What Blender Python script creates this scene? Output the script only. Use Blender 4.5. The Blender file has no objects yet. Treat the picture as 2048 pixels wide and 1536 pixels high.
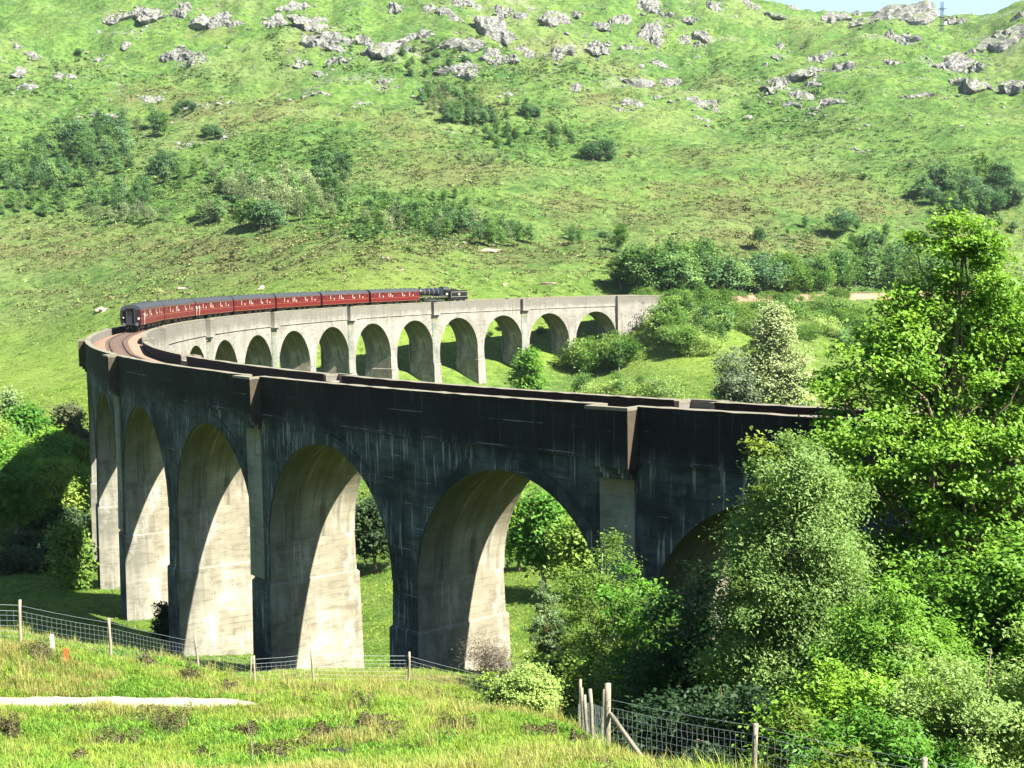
import bpy, math, random
import numpy as np
from mathutils import Vector, Matrix

sc = bpy.context.scene
COL = sc.collection
PI = math.pi
rng = np.random.default_rng(7)

# ------------------------------------------------------------------ camera
CAM = np.array([57.5901, -222.4298, 15.3692])
YAW, PITCH, ROLL, FPX = -.0185, -.1001, -.0185, 2822.6        # focal length in pixels of a 2048 px wide frame
fw = np.array([math.sin(YAW)*math.cos(PITCH), math.cos(YAW)*math.cos(PITCH), math.sin(PITCH)])
rt0 = np.array([math.cos(YAW), -math.sin(YAW), 0.])
up0 = np.cross(rt0, fw)
RT = rt0*math.cos(ROLL)+up0*math.sin(ROLL)
UP = -rt0*math.sin(ROLL)+up0*math.cos(ROLL)
cd = bpy.data.cameras.new('camera')
cd.sensor_width = 36.; cd.lens = FPX/2048*36.
cd.clip_start = .5; cd.clip_end = 12000
cam = bpy.data.objects.new('camera', cd); COL.objects.link(cam)
cam.matrix_world = Matrix(((RT[0], UP[0], -fw[0], CAM[0]), (RT[1], UP[1], -fw[1], CAM[1]), (RT[2], UP[2], -fw[2], CAM[2]), (0, 0, 0, 1)))
sc.camera = cam

# ------------------------------------------------------------------ light
SAZ, SEL = math.radians(-29.6), math.radians(46.2)
SUN = np.array([math.cos(SEL)*math.cos(SAZ), math.cos(SEL)*math.sin(SAZ), math.sin(SEL)])
w = bpy.data.worlds.new('World'); sc.world = w; w.use_nodes = True
nt = w.node_tree; bg = nt.nodes['Background']
sky = nt.nodes.new('ShaderNodeTexSky'); sky.sky_type = 'NISHITA'; sky.sun_disc = False
sky.sun_elevation = SEL; sky.sun_rotation = math.atan2(SUN[0], SUN[1])
sky.air_density = 1.0; sky.dust_density = .15; sky.ozone_density = 1.4
nt.links.new(sky.outputs[0], bg.inputs[0]); bg.inputs[1].default_value = .05
sl = bpy.data.lights.new('sun', 'SUN'); sl.energy = 5.; sl.angle = math.radians(.5); sl.color = (1., .955, .86)
so = bpy.data.objects.new('sun', sl); COL.objects.link(so)
so.rotation_euler = Vector(SUN).to_track_quat('Z', 'Y').to_euler()
sc.view_settings.view_transform = 'Standard'; sc.view_settings.look = 'None'
sc.view_settings.exposure = 2.24; sc.view_settings.gamma = 1.; sc.view_settings.use_curve_mapping = False
sc.render.engine = 'CYCLES'
sc.cycles.max_bounces = 5; sc.cycles.diffuse_bounces = 2; sc.cycles.transparent_max_bounces = 4
sc.cycles.use_denoising = True

# ------------------------------------------------------------------ helpers: pixels and rays
def proj(X):
    d = np.asarray(X, float)-CAM
    z = d@fw
    z = np.where(z < .1, .1, z)
    return 1024+FPX*(d@RT)/z, 768-FPX*(d@UP)/z
def ray(px, py):
    return fw+RT*(px-1024)/FPX-UP*(py-768)/FPX
def azt(px, py):
    v = ray(px, py); hd = math.hypot(v[0], v[1])
    return math.atan2(v[0], v[1]), v[2]/hd
def polar(x, y):
    dx = np.asarray(x)-CAM[0]; dy = np.asarray(y)-CAM[1]
    return np.arctan2(dx, dy), np.hypot(dx, dy)

# ------------------------------------------------------------------ helpers: noise
_NT = np.random.default_rng(3).random((256, 256))
def vnoise(x, y, seed=0):
    x = np.asarray(x, float)+seed*37.3; y = np.asarray(y, float)+seed*91.7
    xi = np.floor(x).astype(int); yi = np.floor(y).astype(int)
    fx = x-xi; fy = y-yi
    fx = fx*fx*fx*(fx*(fx*6-15)+10); fy = fy*fy*fy*(fy*(fy*6-15)+10)
    a = _NT[xi & 255, yi & 255]; b = _NT[(xi+1) & 255, yi & 255]
    c = _NT[xi & 255, (yi+1) & 255]; d = _NT[(xi+1) & 255, (yi+1) & 255]
    return (a*(1-fx)+b*fx)*(1-fy)+(c*(1-fx)+d*fx)*fy
def fbm(x, y, octv=4, seed=0, gain=.5):
    s = 0.; a = 1.; t = 0.
    for o in range(octv):
        s = s+a*(vnoise(x*2**o, y*2**o, seed+o*5)-.5); t += a; a *= gain
    return s/t*2
def sstep(a, b, x):
    t = np.clip((np.asarray(x, float)-a)/(b-a), 0, 1)
    return t*t*(3-2*t)

# ------------------------------------------------------------------ helpers: objects
def tag(o, label=None, cat=None, group=None, kind=None):
    if label: o['label'] = label
    if cat: o['category'] = cat
    if group: o['group'] = group
    if kind: o['kind'] = kind
    return o
def empty(name, loc=(0, 0, 0), rz=0., label=None, cat=None, group=None, scale=None):
    o = bpy.data.objects.new(name, None); COL.objects.link(o)
    o.location = loc; o.rotation_euler = (0, 0, rz); o.empty_display_size = .2
    if scale is not None: o.scale = scale
    return tag(o, label, cat, group)
def link_mesh(name, me, parent=None, loc=None):
    o = bpy.data.objects.new(name, me); COL.objects.link(o)
    if parent is not None: o.parent = parent
    if loc is not None: o.location = loc
    return o
def copy_tree(o, parent=None):
    c = o.copy(); COL.objects.link(c)
    if parent is not None: c.parent = parent
    for ch in [x for x in o.children]:
        copy_tree(ch, c)
    return c
class MB:
    """collects vertices, faces and uvs of one mesh"""
    def __init__(s): s.v = []; s.f = []; s.uv = []; s.m = []; s.mi = 0
    def n(s): return len(s.v)
    def face(s, pts, uvs=None):
        b = len(s.v); s.v.extend([tuple(map(float, p)) for p in pts]); s.f.append(tuple(range(b, b+len(pts))))
        s.uv.append(uvs if uvs is not None else [(p[0], p[2]) for p in pts]); s.m.append(s.mi)
    def grid(s, P, UV=None, flip=False):
        """P[i][j] points; quads between, vertices shared"""
        ni, nj = len(P), len(P[0]); b = len(s.v)
        for r in P: s.v.extend([tuple(map(float, p)) for p in r])
        for i in range(ni-1):
            for j in range(nj-1):
                q = [(i, j), (i+1, j), (i+1, j+1), (i, j+1)]
                if flip: q = q[::-1]
                s.f.append(tuple(b+a*nj+c for a, c in q)); s.m.append(s.mi)
                s.uv.append([UV[a][c] if UV is not None else (0, 0) for a, c in q])
    def box(s, c, d, rz=0., ax=None):
        """box of centre c and size d; ax = three axes or a turn about z"""
        if ax is None:
            ca, sa = math.cos(rz), math.sin(rz)
            ax = ((ca, sa, 0), (-sa, ca, 0), (0, 0, 1))
        A = np.array(ax, float); c = np.array(c, float)
        p = [c+A[0]*d[0]/2*i+A[1]*d[1]/2*j+A[2]*d[2]/2*k for i in (-1, 1) for j in (-1, 1) for k in (-1, 1)]
        for q in ((0, 1, 3, 2), (4, 6, 7, 5), (0, 4, 5, 1), (2, 3, 7, 6), (0, 2, 6, 4), (1, 5, 7, 3)):
            u = d[0]/2; 
            s.face([p[i] for i in q])
    def tube(s, pts, rad, sides=6, cap=True):
        pts = np.array(pts, float); n = len(pts)
        rad = np.full(n, rad) if np.isscalar(rad) else np.array(rad, float)
        tan = np.gradient(pts, axis=0); tan /= np.linalg.norm(tan, axis=1)[:, None]+1e-9
        b = len(s.v)
        ref = np.array([0, 0, 1.]) if abs(tan[0][2]) < .9 else np.array([1., 0, 0])
        a = np.cross(ref, tan[0]); a /= np.linalg.norm(a)
        for i in range(n):
            a = a-tan[i]*(a@tan[i]); a /= np.linalg.norm(a)+1e-9
            c = np.cross(tan[i], a)
            for k in range(sides):
                t = 2*PI*k/sides
                s.v.append(tuple(pts[i]+rad[i]*(a*math.cos(t)+c*math.sin(t))))
        L = 0.
        for i in range(n-1):
            L2 = L+float(np.linalg.norm(pts[i+1]-pts[i]))
            for k in range(sides):
                k2 = (k+1) % sides
                s.f.append((b+i*sides+k, b+i*sides+k2, b+(i+1)*sides+k2, b+(i+1)*sides+k)); s.m.append(s.mi)
                s.uv.append([(k/sides, L), ((k+1)/sides, L), ((k+1)/sides, L2), (k/sides, L2)])
            L = L2
        if cap:
            for off, rev in ((0, True), ((n-1)*sides, False)):
                q = [b+off+k for k in range(sides)]
                if rev: q = q[::-1]
                s.f.append(tuple(q)); s.uv.append([(0, 0)]*sides); s.m.append(s.mi)
    def lathe(s, prof, c=(0, 0, 0), axis='z', sides=16):
        """prof: list of (r, t) turned about an axis through c"""
        b = len(s.v); c = np.array(c, float)
        for r, t in prof:
            for k in range(sides):
                a = 2*PI*k/sides; x, y = r*math.cos(a), r*math.sin(a)
                p = {'z': (x, y, t), 'x': (t, x, y), 'y': (y, t, x)}[axis]
                s.v.append(tuple(c+np.array(p)))
        for i in range(len(prof)-1):
            for k in range(sides):
                k2 = (k+1) % sides
                s.f.append((b+i*sides+k, b+i*sides+k2, b+(i+1)*sides+k2, b+(i+1)*sides+k)); s.m.append(s.mi); s.uv.append([(0, 0)]*4)
    def mesh(s, name, mat, smooth=False):
        me = bpy.data.meshes.new(name); me.from_pydata(s.v, [], s.f)
        l = me.uv_layers.new(name='UVMap')
        fl = np.array([c for u in s.uv for q in u for c in q], dtype=np.float32)
        l.data.foreach_set('uv', fl)
        for m in (mat if isinstance(mat, (list, tuple)) else [mat]): me.materials.append(m)
        me.polygons.foreach_set('material_index', s.m)
        if smooth: me.polygons.foreach_set('use_smooth', [True]*len(s.f))
        me.update()
        return me
    def build(s, name, mat, parent=None, smooth=False, loc=None):
        return link_mesh(name, s.mesh(name, mat, smooth), parent, loc)

# ------------------------------------------------------------------ helpers: materials
ALB = .60                                                # colours below are noted as they read in the sunlit picture; this brings them to real reflectances
class NT:
    def __init__(s, name, rough=.9, spec=.2):
        s.m = bpy.data.materials.new(name); s.m.use_nodes = True
        s.t = s.m.node_tree; s.b = s.t.nodes['Principled BSDF']
        s.b.inputs['Roughness'].default_value = rough
        s.b.inputs['Specular IOR Level'].default_value = spec
    def n(s, ty, **kw):
        x = s.t.nodes.new(ty)
        for k, v in kw.items(): setattr(x, k, v)
        return x
    def l(s, a, b): s.t.links.new(a, b)
    def put(s, sock, v):
        if hasattr(v, 'is_output') or isinstance(v, bpy.types.NodeSocket): s.l(v, sock)
        else: sock.default_value = v
    def coord(s, kind='Object'): return s.n('ShaderNodeTexCoord').outputs[kind]
    def uv(s): return s.n('ShaderNodeTexCoord').outputs['UV']
    def scale(s, v, sc3):
        x = s.n('ShaderNodeMapping'); s.l(v, x.inputs[0]); x.inputs['Scale'].default_value = sc3; return x.outputs[0]
    def noise(s, v, scale, detail=4., rough=.55, dist=0.):
        x = s.n('ShaderNodeTexNoise'); s.l(v, x.inputs['Vector'])
        x.inputs['Scale'].default_value = scale; x.inputs['Detail'].default_value = detail
        x.inputs['Roughness'].default_value = rough; x.inputs['Distortion'].default_value = dist
        return x.outputs['Fac']
    def voro(s, v, scale, feature='F1'):
        x = s.n('ShaderNodeTexVoronoi', feature=feature); s.l(v, x.inputs['Vector']); x.inputs['Scale'].default_value = scale
        return x.outputs['Distance']
    def ramp(s, f, a, b):
        x = s.n('ShaderNodeMapRange'); x.interpolation_type = 'SMOOTHSTEP'
        s.put(x.inputs[0], f); x.inputs[1].default_value = a; x.inputs[2].default_value = b
        return x.outputs[0]
    def math(s, op, a, b=0., c=None):
        x = s.n('ShaderNodeMath', operation=op); s.put(x.inputs[0], a); s.put(x.inputs[1], b)
        if c is not None: s.put(x.inputs[2], c)
        return x.outputs[0]
    def mix(s, f, a, b, mode='MIX'):
        x = s.n('ShaderNodeMix', data_type='RGBA', blend_type=mode)
        s.put(x.inputs[0], f)
        for sock, v in ((x.inputs[6], a), (x.inputs[7], b)):
            s.put(sock, tuple(c*(ALB if mode == 'MIX' else 1.) for c in v)+(1.,) if isinstance(v, (tuple, list)) and len(v) == 3 else v)
        return x.outputs[2]
    def attr(s, name, out='Fac'):
        x = s.n('ShaderNodeAttribute', attribute_name=name); return x.outputs[out]
    def sep(s, v):
        x = s.n('ShaderNodeSeparateXYZ'); s.l(v, x.inputs[0]); return x.outputs
    def rand(s): return s.n('ShaderNodeObjectInfo').outputs['Random']
    def color(s, c): s.put(s.b.inputs['Base Color'], tuple(c)+(1.,) if isinstance(c, (tuple, list)) and len(c) == 3 else c); return s
    def bump(s, h, strength=.5, dist=.1):
        x = s.n('ShaderNodeBump'); s.l(h, x.inputs['Height']); x.inputs['Strength'].default_value = strength; x.inputs['Distance'].default_value = dist
        s.l(x.outputs[0], s.b.inputs['Normal']); return x
def plain(name, c, rough=.6, var=.15, scale=3., spec=.3, metal=0.):
    t = NT(name, rough, spec)
    f = t.noise(t.coord(), scale, 4.)
    t.color(t.mix(f, [x*(1-var) for x in c], [x*(1+var) for x in c]))
    t.b.inputs['Metallic'].default_value = metal
    return t.m
# ------------------------------------------------------------------ the line of the railway (arc, then straight)
RAD, PITCHK, GR = 208.35, 17.745, -.0191
S_A, S_B = -187., 187.
def line(s, off=0.):
    """point of the railway centre line at chainage s, off metres towards the outside of the bend"""
    s = np.asarray(s, float)
    sc_ = np.clip(s, S_A, S_B); h = sc_/RAD; e = s-sc_
    x = RAD-(RAD+off)*np.cos(h)+np.sin(h)*e
    y = (RAD+off)*np.sin(h)+np.cos(h)*e
    return x, y, h
def lev(s):
    s = np.asarray(s, float)
    return np.where(s > 190, GR*190-.025*(s-190), GR*s)
def VP(s, off, z):
    x, y, h = line(s, off)
    return np.array([float(x), float(y), float(z+lev(s))])

# ------------------------------------------------------------------ the shape of the land
CT = []
def cp(px, py, D):
    a, t = azt(px, py); CT.append((a, D, CAM[2]+t*D))
def cw(x, y, z):
    a, r = polar(x, y); CT.append((float(a), float(r), z))
def ca(az, r, z): CT.append((math.radians(az), r, z))
for az in (-180, -135, -90, -45, -20, 0, 20, 45, 90, 135): ca(az, 1.5, 13.7)
def cpz(px, py, D, h):
    a, t = azt(px, py); CT.append((a, D, CAM[2]+t*D-h))
for q in ((1505, 1447, 27, 1.3), (1850, 1522, 24.6, 1.3), (2200, 1590, 22.6, 1.3), (1350, 1440, 28.4, 1.2)): cpz(*q)
for az in (-20, -1): ca(az, 10, 11.3); ca(az, 20, 7.6)
for q in ((1024, 1536, 28), (100, 1536, 30), (560, 1536, 29), (1180, 1486, 34), (1160, 1482, 38), (1150, 1474, 43), (1205, 1500, 30), (100, 1410, 43), (510, 1412, 42), (900, 1425, 40),
          (20, 1285, 50), (203, 1305, 53), (380, 1340, 58), (490, 1375, 60), (612, 1368, 62), (805, 1372, 62), (940, 1392, 60), (-150, 1270, 50)): cp(*q)
for q in ((50.4, -141.3, -9.6), (55.8, -136.5, -11.4), (39, -127.4, -14.6), (44.7, -123.1, -15.4), (28.7, -112.5, -17.2), (34.8, -108.7, -18), (19.8, -96.8, -18.4),
          (26.2, -93.5, -18.7), (12.3, -80.4, -19.4), (18.9, -77.7, -19.6), (6.1, -63.5, -21.0), (13, -61.3, -20.8), (0, -27, -20.3), (0, 0, -19.4), (2, 28, -18.5), (8, 55, -17.6),
          (22, 93, -17.3), (30.5, 108.5, -16.9), (40, 123, -17.2), (53, 138, -16.6), (66, 151, -15.2), (77, 161, -12), (84, 166.5, -8), (93, 174.5, -1.4),
          (63, -152, -6), (74, -160, 1.), (84, -168, 6.2), (96.4, -177, 6.5), (120, -196, 6.8),
          (-10, -60, -21), (-30, -40, -20), (3.6, -74, -20), (70, -120, -14), (80, -100, -15.5), (85, -130, -8), (60, -60, -17.5), (100, -30, -16.5), (70, 40, -17), (100, 80, -16.5),
          (127, 202, -2.5), (167, 233, -3.7), (245, 296, -6.2), (300, 340, -8), (118, 214, 1), (155, 246, 1.5), (232, 312, 0),
          (100, 160, -6), (115, 150, -12), (130, 140, -16), (150, 195, -9), (165, 180, -13), (200, 220, -12), (220, 200, -15)): cw(*q)
for q in ((-20, 80, -8), (-20, 112, -16), (-10, 80, -9), (-35, 100, -12), (6, 38, -.5), (4, 50, -5), (3.6, 62, -8.5), (9.6, 45, -.5), (15, 52, -1.), (10, 80, -9), (20, 40, .5), (12, 33, 1.6), (17, 70, -2.5)): ca(*q)
for q in ((740, 1200, 135), (1300, 740, 340), (1400, 790, 300), (1650, 790, 270), (60, 830, 290), (60, 740, 370), (60, 660, 440), (170, 700, 380), (650, 745, 325),
          (60, 560, 520), (60, 450, 640), (60, 350, 740), (60, 200, 880), (60, 0, 1080), (60, -200, 1300),
          (250, 610, 420), (400, 560, 440), (400, 450, 540), (400, 350, 670), (400, 200, 840), (400, 0, 1050), (400, -160, 1230),
          (765, 600, 372), (765, 520, 408), (765, 450, 480), (765, 350, 620), (765, 200, 800), (765, 100, 920), (765, 0, 1030), (765, -150, 1220),
          (1130, 570, 410), (1130, 450, 530), (1130, 350, 650), (1130, 200, 840), (1130, 100, 950), (1130, 0, 1060), (1130, -60, 1150),
          (1400, 560, 445), (1400, 450, 560), (1400, 350, 690), (1400, 200, 880), (1400, 100, 1000), (1400, -14, 1130),
          (1750, 545, 520), (1750, 450, 600), (1750, 350, 690), (1750, 200, 880), (1750, 100, 1010),
          (2020, 565, 590), (2020, 480, 640), (2020, 400, 675), (2020, 312, 715), (2020, 262, 800), (2020, 200, 900), (2020, 100, 1030)): cp(*q)
for px, py in ((1440, -2), (1500, 16), (1530, 26), (1600, 42), (1650, 44), (1700, 46), (1740, 34), (1790, 26), (1840, 36), (1880, 50), (1970, 52), (2000, 46), (2048, 26), (2150, -4)):
    cp(px, py, 1130); cp(px, py+45, 1450)
for q in ((45, 30, 10), (45, 62, 7), (45, 100, 10), (45, 400, 40), (45, 1200, 170), (-45, 30, 6), (-45, 100, -10), (-45, 400, -2), (-45, 1200, 170), (90, 30, 12), (90, 100, 16), (90, 400, 30), (90, 1200, 90),
          (-90, 30, 11), (-90, 100, 2), (-90, 400, 0), (-90, 1200, 60), (180, 30, 15), (180, 100, 20), (180, 400, 30), (180, 1200, 60), (135, 100, 18), (135, 400, 30), (135, 1200, 70), (-135, 100, 12), (-135, 400, 20), (-135, 1200, 50),
          (0, 3800, 120), (45, 3800, 60), (-45, 3800, 120), (90, 3800, 40), (-90, 3800, 40), (180, 3800, 40), (-20, 2000, 250), (0, 1700, 230), (20, 2200, 90)): ca(*q)
CT = np.array(CT)
AK = 2.2
def _uv(a, r): return np.stack([np.asarray(a)*AK, np.log(np.maximum(r, 1.))], -1)
def _k(d2): return .5*d2*np.log(d2+1e-12)
_U = _uv(CT[:, 0], CT[:, 1]); _n = len(_U)
_A = _k(((_U[:, None]-_U[None])**2).sum(-1))+np.eye(_n)*2e-5
_Q = np.concatenate([np.ones((_n, 1)), _U], 1)
_W = np.linalg.solve(np.block([[_A, _Q], [_Q.T, np.zeros((3, 3))]]), np.concatenate([CT[:, 2], np.zeros(3)]))
def base_h(a, r):
    u = _uv(a, r); sh = u.shape[:-1]; u = u.reshape(-1, 2); out = np.empty(len(u))
    for i in range(0, len(u), 40000):
        q = u[i:i+40000]
        d2 = ((q[:, None]-_U[None])**2).sum(-1)
        out[i:i+40000] = _k(d2)@_W[:_n]+_W[_n]+q@_W[_n+1:]
    return out.reshape(sh)
def ground_raw(x, y):
    a, r = polar(x, y)
    z = base_h(a, r)
    hill = sstep(330, 520, r)*sstep(-12, 5, z)
    up = sstep(40, 130, z)*hill
    z = z+hill*fbm(x/7., y/7., 3, 14)*1.1
    z = z+hill*(fbm(x/75, y/75, 3, 1)*7.+fbm(x/23, y/23, 3, 2)*3.)
    rg = 1-np.abs(fbm(x/46, y/30, 4, 3))*2.2
    z = z+up*((rg-.55)*6.5+fbm(x/11, y/11, 3, 4)*2.2)
    near = 1-sstep(70, 110, r)
    z = z+near*(fbm(x/5, y/5, 3, 6)*.22+fbm(x/1.1, y/1.1, 2, 7)*.07)*sstep(3, 12, r)
    mid = (1-near)*(1-hill)
    z = z+mid*(fbm(x/16, y/16, 3, 8)*.7)
    return z
# the sheet: fine inside the view, coarse all round, one mesh to the horizon
_az = np.concatenate([np.linspace(-180, -32, 30), np.linspace(-30, -24, 13), np.arange(-23.6, 22.01, .11), np.linspace(22.5, 28, 12), np.linspace(31, 176, 28)])
AZ = np.radians(_az)
RR = np.concatenate([[.6, 1.2, 2, 3, 4.5], np.geomspace(6, 20, 24), np.geomspace(20.2, 1400, 760), np.geomspace(1440, 5000, 30)])
_ag, _rg = np.meshgrid(AZ, RR, indexing='ij')
GX = CAM[0]+_rg*np.sin(_ag); GY = CAM[1]+_rg*np.cos(_ag)
GZ = ground_raw(GX, GY)
def ground(x, y):
    """height of the sheet (interpolated between its own vertices)"""
    a, r = polar(x, y)
    i = np.clip(np.searchsorted(AZ, a)-1, 0, len(AZ)-2); j = np.clip(np.searchsorted(RR, r)-1, 0, len(RR)-2)
    u = np.clip((a-AZ[i])/(AZ[i+1]-AZ[i]), 0, 1); v = np.clip((r-RR[j])/(RR[j+1]-RR[j]), 0, 1)
    return (GZ[i, j]*(1-u)+GZ[i+1, j]*u)*(1-v)+(GZ[i, j+1]*(1-u)+GZ[i+1, j+1]*u)*v
def g1(x, y): return float(ground(np.array([x]), np.array([y]))[0])
def at(px, py, rmin=20.):
    """where the sight line through a point of the photograph meets the ground beyond rmin"""
    a, t = azt(px, py)
    r = RR[RR > rmin]; x = CAM[0]+r*math.sin(a); y = CAM[1]+r*math.cos(a)
    d = ground(x, y)-(CAM[2]+t*r)
    k = np.nonzero(d > 0)[0]
    k = int(k[0]) if len(k) else len(r)-1
    if k > 0 and d[k] > 0: rr = r[k-1]+(r[k]-r[k-1])*(-d[k-1])/(d[k]-d[k-1]+1e-9)
    else: rr = r[k]
    rr = float(np.clip(rr, r[max(k-1, 0)], r[k]))
    x, y = CAM[0]+rr*math.sin(a), CAM[1]+rr*math.cos(a)
    return np.array([x, y, g1(x, y)]), rr
def at_d(px, D):
    """ground point in the direction of column px at horizontal distance D"""
    a, _ = azt(px, 900); x, y = CAM[0]+D*math.sin(a), CAM[1]+D*math.cos(a)
    return np.array([x, y, g1(x, y)])

# ------------------------------------------------------------------ what grows where (kept on the ground sheet as attributes)
def patches(px, py, L, soft=.45):
    m = np.zeros(np.shape(px))
    for cx, cy, rx, ry, s in L:
        d = np.sqrt(((px-cx)/rx)**2+((py-cy)/ry)**2)
        m = np.maximum(m, s*(1-sstep(1-soft, 1+soft, d)))
    return m
HEATH = [(310, 195, 95, 24, .9), (560, 205, 70, 15, .6), (500, 235, 90, 25, .8), (430, 262, 55, 22, .5), (100, 480, 170, 42, .6), (330, 500, 200, 42, .65), (600, 500, 160, 36, .7), (800, 512, 200, 42, .7),
         (700, 560, 250, 26, .5), (450, 545, 200, 30, .45), (1050, 520, 150, 42, .5), (300, 600, 200, 25, .45), (800, 330, 110, 30, .5), (960, 345, 90, 20, .8), (1150, 410, 90, 36, .6), (1250, 430, 120, 26, .5),
         (1290, 385, 80, 20, .6), (1420, 395, 100, 36, .7), (1600, 370, 100, 26, .6), (1680, 370, 60, 14, .8), (1460, 480, 85, 24, .95), (1590, 490, 72, 20, .85), (1760, 420, 70, 22, .9), (1900, 470, 90, 28, .6),
         (1350, 500, 150, 26, .6), (1180, 195, 50, 20, .6), (1080, 110, 40, 26, .5), (2000, 470, 60, 60, .6), (1420, 320, 90, 24, .35), (1000, 230, 200, 20, .3), (860, 270, 90, 22, .4)]
FERN = [(545, 80, 25, 60, .9), (700, 60, 22, 60, .8), (740, 130, 60, 22, .7), (1460, 150, 90, 25, .5), (150, 150, 90, 25, .6), (400, 160, 80, 20, .4), (650, 330, 60, 60, .9), (200, 340, 120, 50, .9), (1340, 560, 120, 40, .8), (1650, 540, 180, 40, .7), (100, 330, 160, 90, .8), (560, 340, 170, 65, .8), (900, 130, 90, 45, .9), (1050, 270, 120, 50, .7), (780, 440, 150, 50, .7), (250, 380, 150, 60, .7), (1060, 150, 150, 30, .6), (1580, 240, 120, 60, .5), (1800, 330, 160, 60, .3), (60, 180, 120, 40, .5), (1250, 610, 60, 40, .5)]
px_, py_ = proj(np.stack([GX, GY, GZ], -1))
_inv = (np.abs(_ag-YAW) < math.radians(26)) & (_rg > 18)
_near = 1-sstep(75, 110, _rg)
n1_ = fbm(GX/38, GY/38, 4, 11); n2_ = fbm(GX/9, GY/9, 3, 12)
_hill = sstep(330, 460, _rg)*sstep(-14, -2, GZ)
heath = np.where(_inv, patches(px_, py_, HEATH, .7), 0)*_hill
heath = np.clip(heath*(.75+n2_*1.1)+_hill*np.clip(n1_*1.1-.25, 0, .5), 0, 1)
_nearh = sstep(.12, .5, fbm(GX/3.2, GY/2.6, 4, 15)+.05)*_near*.55
heath = np.clip(heath+_nearh, 0, 1)
fern = np.clip(np.where(_inv, patches(px_, py_, FERN, .8), .3)*_hill*(.8+n2_), 0, 1)
field = np.clip((1-_hill)*(1-_near)*sstep(-22, -14, GZ)*(.75+.5*n1_), 0, 1)
rocky = sstep(60, 140, GZ)*_hill*np.clip(fbm(GX/30, GY/17, 4, 21)*1.6-.35, 0, 1)
ni, nj = GX.shape
me = bpy.data.meshes.new('ground')
V = np.stack([GX, GY, GZ], -1).reshape(-1, 3)
I = np.arange(ni*nj).reshape(ni, nj)
In = np.roll(I, -1, axis=0)
F = np.stack([I[:, :-1], I[:, 1:], In[:, 1:], In[:, :-1]], -1).reshape(-1, 4)
me.vertices.add(len(V)); me.vertices.foreach_set('co', V.ravel())
me.loops.add(F.size); me.loops.foreach_set('vertex_index', F.ravel())
me.polygons.add(len(F)); me.polygons.foreach_set('loop_start', np.arange(0, F.size, 4)); me.polygons.foreach_set('use_smooth', np.ones(len(F), bool))
for nm, arr in (('heath', heath), ('fern', fern), ('field', field), ('rocky', rocky)):
    at_ = me.attributes.new(nm, 'FLOAT', 'POINT'); at_.data.foreach_set('value', arr.astype(np.float32).ravel())
me.update(); me.validate()
t = NT('turf', .95, .1)
P_ = t.coord('Object')
a1 = t.noise(P_, .035, 5, .6); a2 = t.noise(P_, .30, 8, .74); a3 = t.noise(P_, 1.6, 5, .7)
dist = t.math('LENGTH' if False else 'ADD', 0., 0.)
g = t.mix(t.ramp(a1, .38, .62), (.078, .172, .034), (.146, .252, .047))
g = t.mix(t.ramp(t.noise(P_, .012, 4, .6), .48, .62), g, (.180, .252, .072))
g = t.mix(t.math('MULTIPLY', t.ramp(a2, .46, .70), .8), g, (.228, .315, .084))
g = t.mix(t.math('MULTIPLY', t.ramp(a2, .54, .38), .7), g, (.040, .098, .022))
g = t.mix(t.math('MULTIPLY', t.ramp(t.noise(P_, .11, 6, .7), .56, .70), .6), g, (.135, .150, .062))
g = t.mix(t.attr('field'), g, t.mix(t.ramp(a2, .35, .7), (.190, .300, .035), (.290, .390, .075)))
g = t.mix(t.math('MULTIPLY', t.attr('fern'), t.ramp(a3, .40, .62)), g, t.mix(a2, (.036, .115, .024), (.09, .20, .036)))
hb = t.mix(t.ramp(a3, .35, .68), (.135, .140, .052), (.245, .250, .090))
g = t.mix(t.math('MULTIPLY', t.attr('heath'), t.ramp(a2, .28, .56)), g, hb)
rk = t.mix(t.ramp(t.noise(P_, 1.1, 8, .7), .35, .65), (.13, .12, .10), (.42, .40, .35))
g = t.mix(t.math('MULTIPLY', t.ramp(t.attr('rocky'), .15, .5), t.ramp(t.noise(P_, .55, 7, .7), .48, .60)), g, rk)
t.color(g); t.bump(t.math('ADD', t.noise(P_, .8, 8, .75), t.math('MULTIPLY', a3, .35)), .9, .9)
me.materials.append(t.m)
gnd = link_mesh('ground', me); tag(gnd, 'rough green hillside, valley floor and grassy bank below the viewpoint', None, None, 'structure')
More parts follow.
